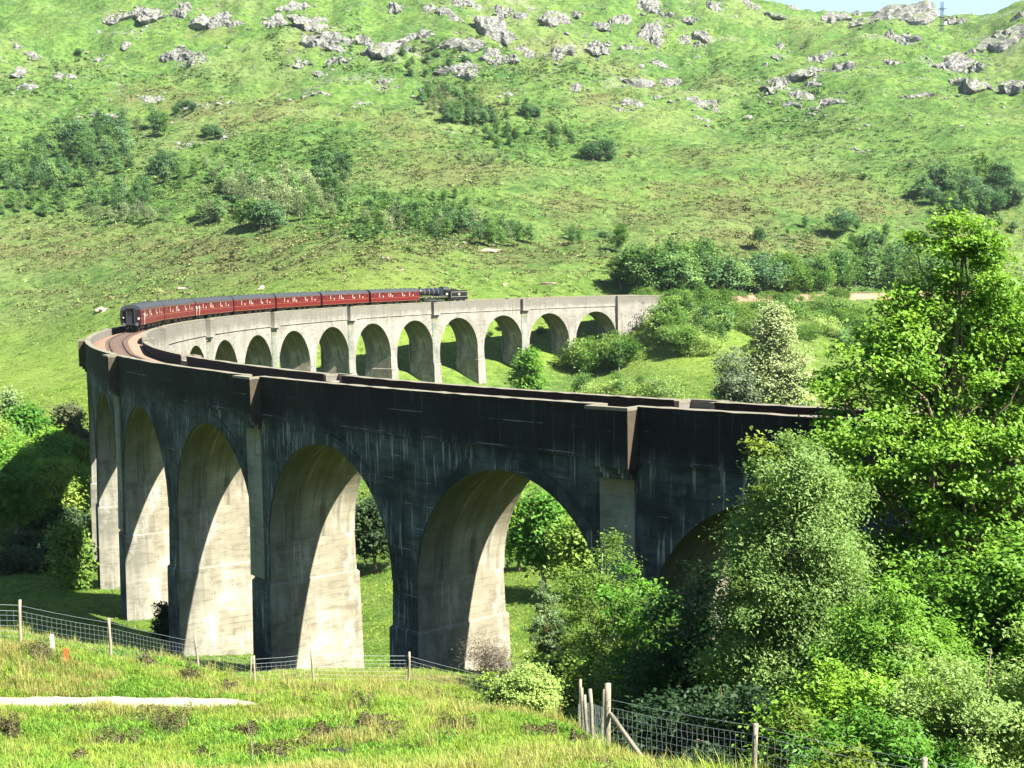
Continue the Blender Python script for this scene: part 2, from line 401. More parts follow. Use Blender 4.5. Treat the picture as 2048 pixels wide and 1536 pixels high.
# ------------------------------------------------------------------ concrete
def boards(t, uv, f=2.2):
    """fine horizontal lines left by the shuttering boards"""
    s = t.sep(uv)
    z = t.math('MULTIPLY_ADD', s[1], f, t.math('MULTIPLY', t.noise(t.scale(uv, (.05, 1.4, 1)), 1., 2.), .5))
    fr = t.math('FRACT', z)
    return t.ramp(t.math('ABSOLUTE', t.math('SUBTRACT', fr, .5)), .42, .5)
def streaks(t, uv, fx=2.2, fz=.10, a=.55, b=.75, seed=0.):
    m = t.n('ShaderNodeMapping'); t.l(uv, m.inputs[0]); m.inputs['Scale'].default_value = (fx, fz, 1); m.inputs['Location'].default_value = (seed, seed*1.7, 0)
    return t.ramp(t.noise(m.outputs[0], 1., 5., .6), a, b)
def concrete(name, lo, hi, dark, white, dk=.5, wt=.35, topdark=None, side=None, blot=None):
    t = NT(name, .92, .15); uv = t.uv(); z = t.sep(uv)[1]
    c = t.mix(t.ramp(t.noise(uv, .22, 6, .65), .35, .65), lo, hi)
    c = t.mix(t.math('MULTIPLY', t.ramp(t.noise(t.scale(uv, (.5, 2.2, 1)), 1., 6, .7), .46, .66), .6), c, [x*.55 for x in lo])
    c = t.mix(t.math('MULTIPLY', t.ramp(t.noise(t.scale(uv, (.35, .16, 1)), 1., 6, .68), .54, .68), .5), c, [min(.6, x*1.25) for x in hi])
    c = t.mix(t.math('MULTIPLY', streaks(t, uv, 1.5, .09, .50, .72), dk), c, dark)
    c = t.mix(t.math('MULTIPLY', t.math('MULTIPLY', streaks(t, uv, 4.2, .22, .55, .66, 7.3), t.ramp(t.noise(uv, .22, 4), .38, .56)), wt), c, white)
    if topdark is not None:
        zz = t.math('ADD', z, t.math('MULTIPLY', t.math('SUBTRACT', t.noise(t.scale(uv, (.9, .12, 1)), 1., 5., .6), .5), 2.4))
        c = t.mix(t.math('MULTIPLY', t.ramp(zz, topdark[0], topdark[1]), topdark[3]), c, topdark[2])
    pl_ = t.math('FRACT', t.math('MULTIPLY', z, .72))
    c = t.mix(t.math('MULTIPLY', t.math('MULTIPLY', t.ramp(pl_, .045, .0), t.ramp(t.noise(t.scale(uv, (.35, .9, 1)), 1., 4., .6), .52, .62)), wt*.9), c, white)
    if blot is not None:
        c = t.mix(t.math('MULTIPLY', t.ramp(t.noise(t.scale(uv, (.42, .22, 1)), 1., 7, .7), .50, .62), .75), c, blot)
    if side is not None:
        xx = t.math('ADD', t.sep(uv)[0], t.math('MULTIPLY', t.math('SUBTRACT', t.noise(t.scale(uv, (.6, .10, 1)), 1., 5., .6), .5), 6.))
        c = t.mix(t.math('MULTIPLY', t.ramp(xx, -.5, 3.4), .45), c, t.mix(t.ramp(t.noise(t.scale(uv, (1.4, .12, 1)), 1., 5., .6), .4, .6), side[0], side[1]))  # outer part of the pier side darkened: shade painted into the colour
    bd = t.math('MULTIPLY', boards(t, uv), t.ramp(t.noise(uv, .35, 4), .38, .62))
    c = t.mix(t.math('MULTIPLY', bd, .35), c, t.mix(.5, c, (.02, .02, .02)))
    t.color(c); t.bump(t.math('SUBTRACT', t.math('MULTIPLY', t.noise(uv, 3., 6, .7), .5), t.math('MULTIPLY', bd, .5)), .5, .05)
    return t.m
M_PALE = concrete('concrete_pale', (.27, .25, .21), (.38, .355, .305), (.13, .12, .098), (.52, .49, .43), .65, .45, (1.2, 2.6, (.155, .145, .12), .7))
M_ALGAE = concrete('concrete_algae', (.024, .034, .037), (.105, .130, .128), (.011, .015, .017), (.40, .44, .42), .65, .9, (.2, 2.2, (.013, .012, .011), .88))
M_CLEAN = concrete('concrete_clean', (.20, .215, .17), (.33, .335, .28), (.13, .135, .10), (.45, .46, .40), .5, .35, (-.9, .5, (.20, .165, .06), .85))
M_BAYEND = plain('refuge_end', (.085, .066, .042), .95, .45, 3.)
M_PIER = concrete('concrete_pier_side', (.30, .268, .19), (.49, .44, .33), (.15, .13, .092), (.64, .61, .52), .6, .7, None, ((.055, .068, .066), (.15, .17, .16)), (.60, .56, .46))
M_TRACKSIDE = plain('trackside_shade', (.0085, .0075, .007), .95, .5, 1.2)  # near-black colour stands in for the shade on the track side
M_COPE = plain('coping_moss', (.23, .21, .15), .95, .45, 2.5)
def soffit_mat():
    t = NT('concrete_soffit', .92, .15); uv = t.uv(); s = t.sep(uv)
    c = t.mix(t.ramp(t.noise(uv, .22, 6, .65), .35, .65), (.30, .268, .19), (.49, .44, .33))
    c = t.mix(t.math('MULTIPLY', streaks(t, uv, 1.5, .09, .50, .72), .6), c, (.15, .13, .092))
    c = t.mix(t.math('MULTIPLY', t.ramp(t.noise(t.scale(uv, (.42, .22, 1)), 1., 7, .7), .50, .62), .6), c, (.60, .56, .46))
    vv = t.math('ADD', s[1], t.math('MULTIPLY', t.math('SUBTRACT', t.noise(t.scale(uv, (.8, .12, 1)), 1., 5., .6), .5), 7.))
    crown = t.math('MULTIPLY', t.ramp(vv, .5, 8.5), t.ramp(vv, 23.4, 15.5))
    c = t.mix(t.math('MULTIPLY', crown, .88), c, t.mix(t.noise(uv, .8, 4), (.105, .098, .026), (.19, .17, .06)))  # olive algae at the crown, with shade and green bounce light painted in
    c = t.mix(t.math('MULTIPLY', streaks(t, uv, 1.6, .10, .5, .68, 2.), .6), c, (.075, .072, .05))
    c = t.mix(t.math('MULTIPLY', streaks(t, uv, 2.8, .09, .58, .68, 3.1), .55), c, (.58, .56, .47))
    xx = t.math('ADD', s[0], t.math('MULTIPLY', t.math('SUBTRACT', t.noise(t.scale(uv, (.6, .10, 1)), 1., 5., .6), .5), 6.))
    c = t.mix(t.math('MULTIPLY', t.ramp(xx, -.5, 3.4), .5), c, (.085, .105, .10))  # painted shade: soffit colour darkens towards the outer face
    bd = t.math('MULTIPLY', boards(t, uv, 1.6), t.ramp(t.noise(uv, .35, 4), .38, .62))
    c = t.mix(t.math('MULTIPLY', bd, .5), c, t.mix(.5, c, (.02, .02, .02)))
    t.color(c); t.bump(t.math('MULTIPLY', bd, -.5), .4, .05)
    return t.m
M_SOFF = soffit_mat()

# ------------------------------------------------------------------ the viaduct
WH, SPR, ZT, ZP = 3.32, 7.62, 1.35, 4.0
def skk(k): return (k-11)*PITCHK+.45*min(max((7-k)/4., 0), 1)
REF = [k+.5 for k in range(1, 22, 2)]
def srf(k): return skk(k)+(.55 if k < 8 else -.6)   # the bays sit a little off the pier centres                   # piers that carry refuges
RL = 1.35                                               # half length of a refuge
vd = empty('viaduct', VP(0, 0, -19.), 0, 'long curved concrete railway viaduct of tall round arches across the valley', 'viaduct')
VINV = Matrix.Translation(-Vector(vd.location))
def vpart(mb, name, mat, parent=None, smooth=False):
    o = mb.build(name, mat, parent or vd, smooth)
    if parent is None: o.matrix_parent_inverse = VINV
    return o
def wall_strip(mb, s0, s1, off, z0, z1, out, n=None, nz=2):
    n = n or max(2, int(abs(s1-s0)/1.2)+1)
    S = np.linspace(s0, s1, n); Z = np.linspace(z0, z1, nz)
    mb.grid([[VP(s, off, z) for z in Z] for s in S], [[(s, z) for z in Z] for s in S], flip=not out)
def flat_strip(mb, s0, s1, o0, o1, z, up=True, n=None):
    n = n or max(2, int(abs(s1-s0)/1.2)+1)
    S = np.linspace(s0, s1, n)
    mb.grid([[VP(s, o, z) for o in (o0, o1)] for s in S], [[(s, o) for o in (o0, o1)] for s in S], flip=up)
def block(mb, s0, s1, o0, o1, z0, z1, mats=(0, 0, 0, 0), n=None, bottom=True):
    """solid between chainages s0..s1, offsets o0<o1, levels z0..z1; mats = inner, outer, ends, top"""
    mb.mi = mats[1]; wall_strip(mb, s0, s1, o1, z0, z1, True, n)
    mb.mi = mats[0]; wall_strip(mb, s0, s1, o0, z0, z1, False, n)
    mb.mi = mats[3]; flat_strip(mb, s0, s1, o0, o1, z1, True, n)
    if bottom: flat_strip(mb, s0, s1, o0, o1, z0, False, n)
    mb.mi = mats[2]
    for s, fl in ((s0, False), (s1, True)):
        q = [VP(s, o0, z0), VP(s, o1, z0), VP(s, o1, z1), VP(s, o0, z1)]; u = [(o0, z0), (o1, z0), (o1, z1), (o0, z1)]
        if fl: q, u = q[::-1], u[::-1]
        mb.face(q, u)
    mb.mi = 0
TH = np.linspace(0, PI, 33)
for k in range(1, 22):
    s0 = skk(k); mb = MB()
    ts = sorted(set([-PITCHK/2, -SPR-.6]+list(np.round(-SPR*np.cos(TH), 5))+[SPR+.6, PITCHK/2]))
    for off, mi, out in ((WH, 1, True), (-WH, 0, False)):
        mb.mi = mi; P = []; U = []
        for t_ in ts:
            zb = -SPR+math.sqrt(max(SPR*SPR-t_*t_, 0)) if abs(t_) < SPR else -SPR
            zs = np.linspace(zb, ZT, 6)
            P.append([VP(s0+t_, off, z) for z in zs]); U.append([(s0+t_, z) for z in zs])
        mb.grid(P, U, flip=not out)
    mb.mi = 2; OF = np.linspace(-WH, WH, 7)
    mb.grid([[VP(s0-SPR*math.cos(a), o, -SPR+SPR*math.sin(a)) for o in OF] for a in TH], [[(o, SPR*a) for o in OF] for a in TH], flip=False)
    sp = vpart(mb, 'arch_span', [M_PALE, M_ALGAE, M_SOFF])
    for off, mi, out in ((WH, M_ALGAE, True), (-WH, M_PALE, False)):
        mb = MB(); sg = 1 if off > 0 else -1; r0, r1, pr = SPR+.004, SPR+.78, .07
        f = lambda a, r, o: VP(s0-r*math.cos(a), o, -SPR+r*math.sin(a))
        mb.grid([[f(a, r, off+sg*pr) for r in (r0, r1)] for a in TH], [[(s0-r*math.cos(a), -SPR+r*math.sin(a)) for r in (r0, r1)] for a in TH], flip=not out)
        mb.grid([[f(a, r1, off+sg*q) for q in (pr, 0)] for a in TH], [[(a*8, q-2) for q in (0, .1)] for a in TH], flip=not out)
        mb.grid([[f(a, r0, off+sg*q) for q in (-.3, pr)] for a in TH], [[(a*8, q-2) for q in (0, .1)] for a in TH], flip=not out)
        o = vpart(mb, 'arch_ring', mi, sp); 
BATT = .028
def pier(kk, base_z):
    s0 = skk(kk); mb = MB(); a0 = PITCHK/2-SPR
    zl = -10.4 if (kk < 4 or kk > 12) else -12.4
    lv = [(-SPR, a0, WH), (zl, a0+.012*(-SPR-zl), WH+BATT*(-SPR-zl))]
    a1, w1 = lv[-1][1]+.13, lv[-1][2]+.15
    lv2 = [(zl, a1-.1, w1-.12), (zl-.14, a1, w1), (base_z, a1+.008*(zl-base_z), w1+.016*(zl-base_z))]
    def shaft(m, L, cap):
        for (z0, a_, w_), (z1, b_, x_) in zip(L[:-1], L[1:]):
            n = max(2, int((z0-z1)/2.5)+1)
            Z = np.linspace(z0, z1, n); A = np.linspace(a_, b_, n); Wd = np.linspace(w_, x_, n)
            for sg in (1, -1):
                m.mi = 2
                OFF = np.linspace(-1, 1, 6)
                m.grid([[VP(s0+sg*A[i], o*Wd[i], Z[i]) for o in OFF] for i in range(n)], [[(o*Wd[i], Z[i]) for o in OFF] for i in range(n)], flip=sg < 0)
                m.mi = 1 if sg > 0 else 0
                SS = np.linspace(-1, 1, 4)
                m.grid([[VP(s0+q*A[i], sg*Wd[i], Z[i]) for q in SS] for i in range(n)], [[(s0+q*A[i], Z[i]) for q in SS] for i in range(n)], flip=sg > 0)
        if cap:
            z, a_, w_ = L[0]; m.mi = 2
            q = [VP(s0-a_, -w_, z), VP(s0+a_, -w_, z), VP(s0+a_, w_, z), VP(s0-a_, w_, z)]
            m.face(q[::-1], [(0, 0)]*4)
    if base_z < zl-1:
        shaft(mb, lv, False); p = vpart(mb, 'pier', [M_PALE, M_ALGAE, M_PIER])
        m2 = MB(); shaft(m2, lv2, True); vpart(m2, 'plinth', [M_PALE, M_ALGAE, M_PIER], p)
    else:
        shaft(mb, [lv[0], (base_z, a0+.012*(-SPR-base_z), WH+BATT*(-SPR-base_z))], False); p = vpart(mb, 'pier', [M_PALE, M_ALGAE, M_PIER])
    return p
for k in range(1, 21):
    x, y, _ = line(skk(k+.5)); gz = min(g1(float(x)+dx, float(y)+dy) for dx in (-3, 0, 3) for dy in (-3, 0, 3))
    pier(k+.5, min(gz-1.2-float(lev(skk(k+.5))), -SPR-2))
def parapet(s0, s1, sg):
    ZP = 4. if (sg > 0 or s0 > -70) else 3.62
    mb = MB(); o0, o1 = sorted((sg*(WH-.42), sg*(WH+.10)))
    block(mb, s0, s1, o0, o1, ZT, ZP-.17, (0, 1, 0, 0) if sg > 0 else (0, 2, 0, 0))
    p = vpart(mb, 'parapet', [M_PALE, M_ALGAE, M_TRACKSIDE])
    mb = MB(); o0, o1 = sorted((sg*(WH-.45), sg*(WH+.135)))
    n = max(3, int((s1-s0)/.8)+1)
    block(mb, s0, s1, o0, o1, ZP-.17, ZP, (0, 1, 0, 0) if sg > 0 else (0, 1, 0, 0), n=n)
    for i, v in enumerate(mb.v):                         # worn, mossy edge
        q = .012*math.sin(v[0]*7.1+v[1]*3.3)+.014*math.sin(v[0]*17+v[1]*11)
        mb.v[i] = (v[0], v[1], v[2]+q)
    c = vpart(mb, 'coping', [M_COPE, M_ALGAE if sg > 0 else M_TRACKSIDE], p); tag(c, 'moss covered top of the parapet')  # top keeps its moss; side face coloured dark to paint its shade
    mb = MB(); o0, o1 = sorted((sg*(WH-.1), sg*(WH+.17)))
    block(mb, s0, s1, o0, o1, ZT-.12, ZT+.05, (0, 0, 0, 0)); vpart(mb, 'string_course', M_ALGAE if sg > 0 else M_PALE, p)
cuts = [-200.]+[c for k in REF[:-1] for c in (srf(k)-RL, srf(k)+RL)]+[skk(21.5)-RL]
for sg in (1, -1):
    for a, b in zip(cuts[::2], cuts[1::2]): parapet(a, b, sg)
for k in REF[:-1]:
    s0 = srf(k)
    for sg in (1, -1):
        m_ = M_ALGAE if sg > 0 else M_PALE; mb = MB(); zt = ZP-(0. if sg > 0 else .1 if k > 7 else .42)
        oi, oo, of = WH-.42, WH+.88, WH+.6
        def bl(a, b, p, q, z0, z1, mats=(0, 0, 0, 0)):
            lo, hi = sorted((sg*p, sg*q)); block(mb, s0+a, s0+b, lo, hi, z0, z1, mats)
        wall = (0, 1, 0, 0) if sg > 0 else (1, 0, 0, 0)
        bl(-RL-.004, RL+.004, of, oo, 2.6, zt-.16, wall)          # outer wall of the bay
        for e0, e1 in ((-RL-.004, -RL+.32), (RL-.32, RL+.004)): bl(e0, e1, oi-.004, of-.004, 2.6, zt-.16)
        bl(-RL-.008, RL+.008, oi-.008, oo+.004, .98, 3.1, wall)      # floor slab
        bl(-1.16, 1.16, WH-.1, WH+.55, .66, .976, wall)         # corbels
        bl(-1.14, 1.14, WH-.1, WH+.30, .34, .656, wall)
        rf = vpart(mb, 'refuge', [M_PALE if sg < 0 else M_BAYEND, m_])
        mb = MB()
        bl(-RL-.03, RL+.03, of-.03, oo+.03, zt-.16, zt)
        for e0, e1 in ((-RL-.03, -RL+.34), (RL-.34, RL+.03)): bl(e0, e1, oi-.02, of-.034, zt-.16, zt)
        vpart(mb, 'coping', M_COPE, rf)
        # pilaster under the bay, kept clean by its shelter
        mb = MB(); x, y, _ = line(s0); gz = g1(float(x), float(y))-float(lev(s0))
        zz = np.linspace(.30, max(-10.2 if (k < 4 or k > 12) else -12.2, gz-1), 8); a_ = 1.12
        ofz = [WH+.13+max(0, (-SPR-z)*BATT) for z in zz]
        mb.grid([[VP(s0+q, sg*ofz[i], zz[i]) for q in np.linspace(-a_, a_, 4)] for i in range(8)], [[(s0+q, zz[i]) for q in np.linspace(-a_, a_, 4)] for i in range(8)], flip=sg > 0)
        for e in (1, -1):
            mb.grid([[VP(s0+e*a_, sg*(ofz[i]-q), zz[i]) for q in (0, .3)] for i in range(8)], [[(q, zz[i]) for q in (0, .3)] for i in range(8)], flip=e*sg < 0)
        pl = vpart(mb, 'pilaster', M_CLEAN); tag(pl, 'paler clean concrete strip under a refuge')
# abutments: solid walls into the hillside at both ends
for sa, sb, hw in ((skk(21.5)-RL, 203., WH+.82), (-206., skk(.5)+1.25, WH+.3)):
    mb = MB()
    for sg in (1, -1):
        lo, hi = sorted((sg*(WH-.45), sg*hw)); 
        block(mb, sa, sb, lo, hi, -20., ZP-.24, (0, 1, 2, 0) if sg > 0 else (0, 0, 2, 0))
    lo, hi = -WH+.44, WH-.44
    block(mb, sa+.01, sb-.01, lo, hi, -20., 2.2, (2, 2, 2, 2))
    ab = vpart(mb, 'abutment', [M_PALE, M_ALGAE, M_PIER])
    mb = MB()
    for sg in (1, -1):
        lo, hi = sorted((sg*(WH-.5), sg*(hw+.06))); block(mb, sa-.03, sb+.03, lo, hi, ZP-.236, ZP)
    vpart(mb, 'coping', M_COPE, ab)

# ------------------------------------------------------------------ railway track
trk = empty('railway_track', VP(0, 0, 3.), 0, 'single railway track on orange brown ballast curving along the viaduct', 'railway track')
TINV = Matrix.Translation(-Vector(trk.location))
t = NT('ballast', .95, .1); P_ = t.coord()
t.color(t.mix(t.ramp(t.noise(P_, 5., 6, .7), .3, .7), (.25, .145, .095), (.44, .285, .20))); t.bump(t.noise(P_, 9., 4, .7), .8, .06); M_BALL = t.m
M_RAIL = plain('rusty_rail', (.10, .06, .045), .5, .2, 6., .4)
M_SLEEP = plain('sleeper_wood', (.16, .11, .085), .9, .3, 4.)
S = np.concatenate([np.arange(-200, 203.1, 1.1), np.arange(204.5, 620, 3.)])
prof = [(-2.87, 3.07), (-2.2, 3.27), (-1.45, 3.41), (-.72, 3.37), (0, 3.40), (.72, 3.37), (1.45, 3.41), (2.2, 3.27), (2.87, 3.07)]
prw = [(-5.2, 1.4), (-2.8, 3.2), (-1.45, 3.41), (-.72, 3.37), (0, 3.40), (.72, 3.37), (1.45, 3.41), (2.8, 3.2), (5.2, 1.4)]
mb = MB()
SINK = lambda s: .6*min(0., max(-1., (s+62)/14.))    # the bed lies deeper between the parapets at the near end
mb.grid([[VP(s, o, z+SINK(s)+(.02*math.sin(s*3.1+o*9) if s < 203 else 0)) for o, z in (prof if s < 203 else prw)] for s in S], [[(s, o) for o, z in prof] for s in S], flip=True)
def tpart(mb, name, mat):
    o = mb.build(name, mat, trk); o.matrix_parent_inverse = TINV; return o
tpart(mb, 'ballast', M_BALL)
for o in (-.7525, .7525):
    mb = MB()
    sec = [(-.07, 3.39), (-.035, 3.45), (-.036, 3.55), (.036, 3.55), (.035, 3.45), (.07, 3.39)]
    mb.grid([[VP(s, o+q, z+SINK(s)) for q, z in sec] for s in S], [[(s, q) for q, z in sec] for s in S], flip=True)
    tpart(mb, 'rail', M_RAIL)
mb = MB(); mb.box((0, 0, 0), (.26, 2.6, .12)); sm = mb.mesh('sleeper', M_SLEEP)
for s in np.arange(-118, -31, .76):
    o = link_mesh('sleeper', sm, trk); p = VP(s, 0, 3.38+SINK(s)); h = float(s/RAD)
    o.matrix_parent_inverse = TINV; o.location = p; o.rotation_euler = (0, 0, PI/2-h)
# ------------------------------------------------------------------ the train
RZ = 3.55                                                # level of the rail head
def paint(name, c, rough=.35, spec=.5): return plain(name, c, rough, .12, 1.2, spec)
M_MAROON = paint('maroon_paint', (.150, .009, .015)); M_ROOF = paint('grey_roof', (.045, .050, .057), .6, .3)
M_BLACK = paint('black_paint', (.012, .012, .013), .4); M_GLASS = paint('dark_window_glass', (.018, .016, .016), .08, .6)
M_CREAM = paint('cream_cloth', (.66, .60, .50), .9, .1); M_GOLD = paint('lining_gold', (.36, .13, .05), .5); M_STEEL = paint('oily_steel', (.10, .10, .11), .4)
M_WHITE = paint('white_paint', (.80, .78, .72), .5); M_LINE = paint('pale_lining', (.50, .47, .44), .5); M_ENDM = paint('sooty_maroon', (.022, .012, .013), .6, .2)
M_GREY = paint('gangway_grey', (.028, .030, .036), .6, .2); M_LBLUE = paint('boiler_black', (.014, .018, .026), .18, .6)
M_COAL = plain('coal', (.014, .013, .012), .7, .5, 5.)
BODY = [(1.33, .98), (1.385, 1.25), (1.40, 1.7), (1.40, 2.1), (1.37, 2.7), (1.33, 3.02)]
ROOF = [(1.35, 3.0), (1.30, 3.18), (1.12, 3.42), (.82, 3.60), (.42, 3.71), (0, 3.75)]
def extrude(mb, half, x0, x1, close=True):
    p = [(y, z) for y, z in half]+[(-y, z) for y, z in half[::-1]]
    q = [p[0]]
    for a in p[1:]:
        if a != q[-1]: q.append(a)
    mb.grid([[(x, y, z) for y, z in q] for x in (x0, x1)])
    if close:
        mb.face([(x0, y, z) for y, z in q]); mb.face([(x1, y, z) for y, z in q[::-1]])
HL = 9.85
def wheelset(mb, x, r, y=.75, wd=.13):
    mb.lathe([(.07, -y), (.07, y)], (x, 0, r), 'y', 8)
    for s in (1, -1):
        mb.lathe([(0.02, s*y-wd/2), (r*.8, s*y-wd/2), (r, s*y-wd/2), (r, s*y+wd/2), (r*.8, s*y+wd/2), (.02, s*y+wd/2)], (x, 0, r), 'y', 20)
def side_y(z):
    return float(np.interp(z, [b[1] for b in BODY], [b[0] for b in BODY]))
def make_coach():
    r = empty('railway_carriage', (0, 0, 0))
    mb = MB(); extrude(mb, BODY, -HL, HL); mb.m[-1] = mb.m[-2] = 1; b = mb.build('body', [M_MAROON, M_ENDM], r)
    mb = MB(); extrude(mb, ROOF, -HL-.03, HL+.03); rf = mb.build('roof', M_ROOF, r, True)
    for p in rf.data.polygons: p.use_smooth = len(p.vertices) == 4
    mv = MB()
    for x in np.linspace(-8, 8, 9): mv.lathe([(.16, 3.73), (.16, 3.86), (.05, 3.9)], (x, .0, 0), 'z', 8)
    mv.build('roof_vent', M_ROOF, r)
    pane = MB(); pane.face([(-.62, 0, -.42), (.62, 0, -.42), (.62, -.03, .42), (-.62, -.03, .42)])
    for a, b_, c_, d_ in ((-.66, .66, -.46, -.42), (-.66, .66, .42, .46)): pane.face([(a, .012, c_), (b_, .012, c_), (b_, .012-.035*(c_ > 0), d_), (a, .012-.035*(c_ > 0), d_)])
    for a, b_ in ((-.66, -.62), (.62, .66)): pane.face([(a, .012, -.46), (b_, .012, -.46), (b_, -.023, .46), (a, -.023, .46)])
    pm = pane.mesh('window', [M_GLASS])
    cms = []
    for a, b_ in ((-.61, -.47), (.44, .61)):
        cu = MB(); cu.face([(a, .008, -.40), (b_, .008, -.40), (b_, -.018, .40), (a, -.018, .40)]); cms.append(cu.mesh('curtain', M_CREAM))
    sb = MB()
    sb.face([(-.30, .008, -.42), (-.02, .008, -.42), (-.04, -.004, -.12), (-.28, -.004, -.12)])
    sbm = sb.mesh('seat_cover', M_CREAM)
    dr = MB(); dr.box((0, 0, 0), (.68, .03, 1.75)); dm = dr.mesh('door', M_MAROON)
    hd = MB(); hd.box((.24, .03, -.1), (.14, .03, .04)); hm = hd.mesh('handle', M_GOLD)
    dg = MB(); dg.box((0, .004, .48), (.46, .034, .62)); gm = dg.mesh('pane', M_GLASS)
    for s in (1, -1):
        for i, x in enumerate((-7.05, -5.2, -3.35, -1.5, 1.5, 3.35, 5.2, 7.05)):
            w_ = link_mesh('window', pm, r, (x, s*(side_y(2.42)+.012), 2.42)); w_.rotation_euler = (0, 0, 0 if s > 0 else PI)
            if i % 3 != 1: link_mesh('curtain', cms[i % 2], w_)
            if i % 2 == (0 if s > 0 else 1): link_mesh('seat_cover', sbm, w_)
        for x in (-9.1, 0, 9.1):
            d = link_mesh('door', dm, r, (x, s*1.392, 2.0)); d.rotation_euler = (0, 0, 0 if s > 0 else PI)
            link_mesh('handle', hm, d); link_mesh('pane', gm, d)
        mb = MB()
        for z, h_ in ((1.80, .05), (2.93, .035), (1.03, .06)): mb.box((0, s*(side_y(z)+.006), z), (2*HL-.1, .014, h_))
        mb.build('lining', M_GOLD, r)
    mb = MB(); mb.box((0, 0, .88), (2*HL-.3, 2.3, .18))
    for x, l_ in ((-2.4, 1.8), (.6, 1.3), (2.8, 1.0)): mb.box((x, .85, .55), (l_, .6, .45)); mb.box((x, -.85, .55), (l_, .6, .45))
    mb.build('underframe', M_BLACK, r)
    for x in (-7.1, 7.1):
        mb = MB(); mb.box((x, .98, .56), (3.6, .12, .3)); mb.box((x, -.98, .56), (3.6, .12, .3)); mb.box((x, 0, .62), (.5, 2., .3))
        bg_ = mb.build('bogie', M_BLACK, r)
        for dx in (-1.3, 1.3):
            mb = MB(); wheelset(mb, x+dx, .457); mb.build('wheel', M_STEEL, bg_)
    for s in (1, -1):
        mb = MB()
        mb.box((s*(HL+.012), 0, 2.0), (.02, 2.62, 2.0)); 
        mb.build('end_panel', M_ENDM, r)
        mb = MB()
        mb.box((s*(HL+.16), .54, 2.12), (.30, .11, 2.1)); mb.box((s*(HL+.16), -.54, 2.12), (.30, .11, 2.1)); mb.box((s*(HL+.16), 0, 3.2), (.30, 1.19, .12)); mb.box((s*(HL+.16), 0, 1.02), (.32, 1.19, .12))
        g_ = mb.build('gangway', M_GREY, r)
        mb = MB(); mb.box((s*(HL+.05), 0, 2.12), (.06, .96, 2.06)); mb.build('gangway_door', M_GREY, g_)
        mb = MB(); mb.box((s*(HL+.09), .12, 2.62), (.02, .5, .75)); mb.build('pane', M_GLASS, g_)
        for y in (-.87, .87):
            mb = MB(); mb.lathe([(.09, 0), (.09, s*.32), (.24, s*.34), (.24, s*.40), (.02, s*.42)], (s*HL, y, 1.02), 'x', 14)
            mb.build('buffer', M_STEEL, r)
        mb = MB(); mb.tube([(s*(HL+.02), 0, .95), (s*(HL+.2), 0, .85), (s*(HL+.25), 0, .55)], .05, 6)
        mb.tube([(s*(HL+.02), .35, .95), (s*(HL+.18), .33, .6), (s*(HL+.1), .3, .35)], .03, 5); mb.build('coupling', M_BLACK, r)
    return r
COACH = [(-31.2, -10.9), (-10.9, 9.3), (9.3, 29.7), (29.7, 50.2), (50.2, 70.8), (70.8, 91.4), (91.4, 112.2)]
CLAB = ['rearmost maroon carriage with its dark gangway end facing down the empty track', 'second maroon carriage from the rear of the train', 'third maroon carriage from the rear, above the left small arches', 'middle maroon carriage of the seven, fourth from the engine',
        'third maroon carriage behind the steam engine', 'second maroon carriage behind the steam engine', 'maroon carriage coupled directly to the black steam engine']
proto = make_coach()
coaches = []
for i, ((a, b), lab) in enumerate(zip(COACH, CLAB)):
    o = proto if i == 0 else copy_tree(proto)
    c = (a+b)/2; p0, p1 = VP(c-7.1, 0, RZ), VP(c+7.1, 0, RZ); d = p1-p0
    o.location = (p0+p1)/2
    o.rotation_euler = (0, -math.atan2(d[2], math.hypot(d[0], d[1])), math.atan2(d[1], d[0]))
    tag(o, lab, 'railway carriage', 'maroon carriages of the steam train'); coaches.append(o)
mb = MB(); mb.lathe([(.02, 0), (.09, 0), (.09, -.14), (.02, -.16)], (-HL-.02, .95, 1.95), 'x', 10)
tl = mb.build('tail_lamp', M_WHITE, coaches[0])
mb = MB(); mb.face([(-HL-.03, -.95, 1.68), (-HL-.03, -1.2, 1.68), (-HL-.03, -1.2, 1.93), (-HL-.03, -.95, 1.93)]); mb.build('end_plate', M_WHITE, coaches[0])

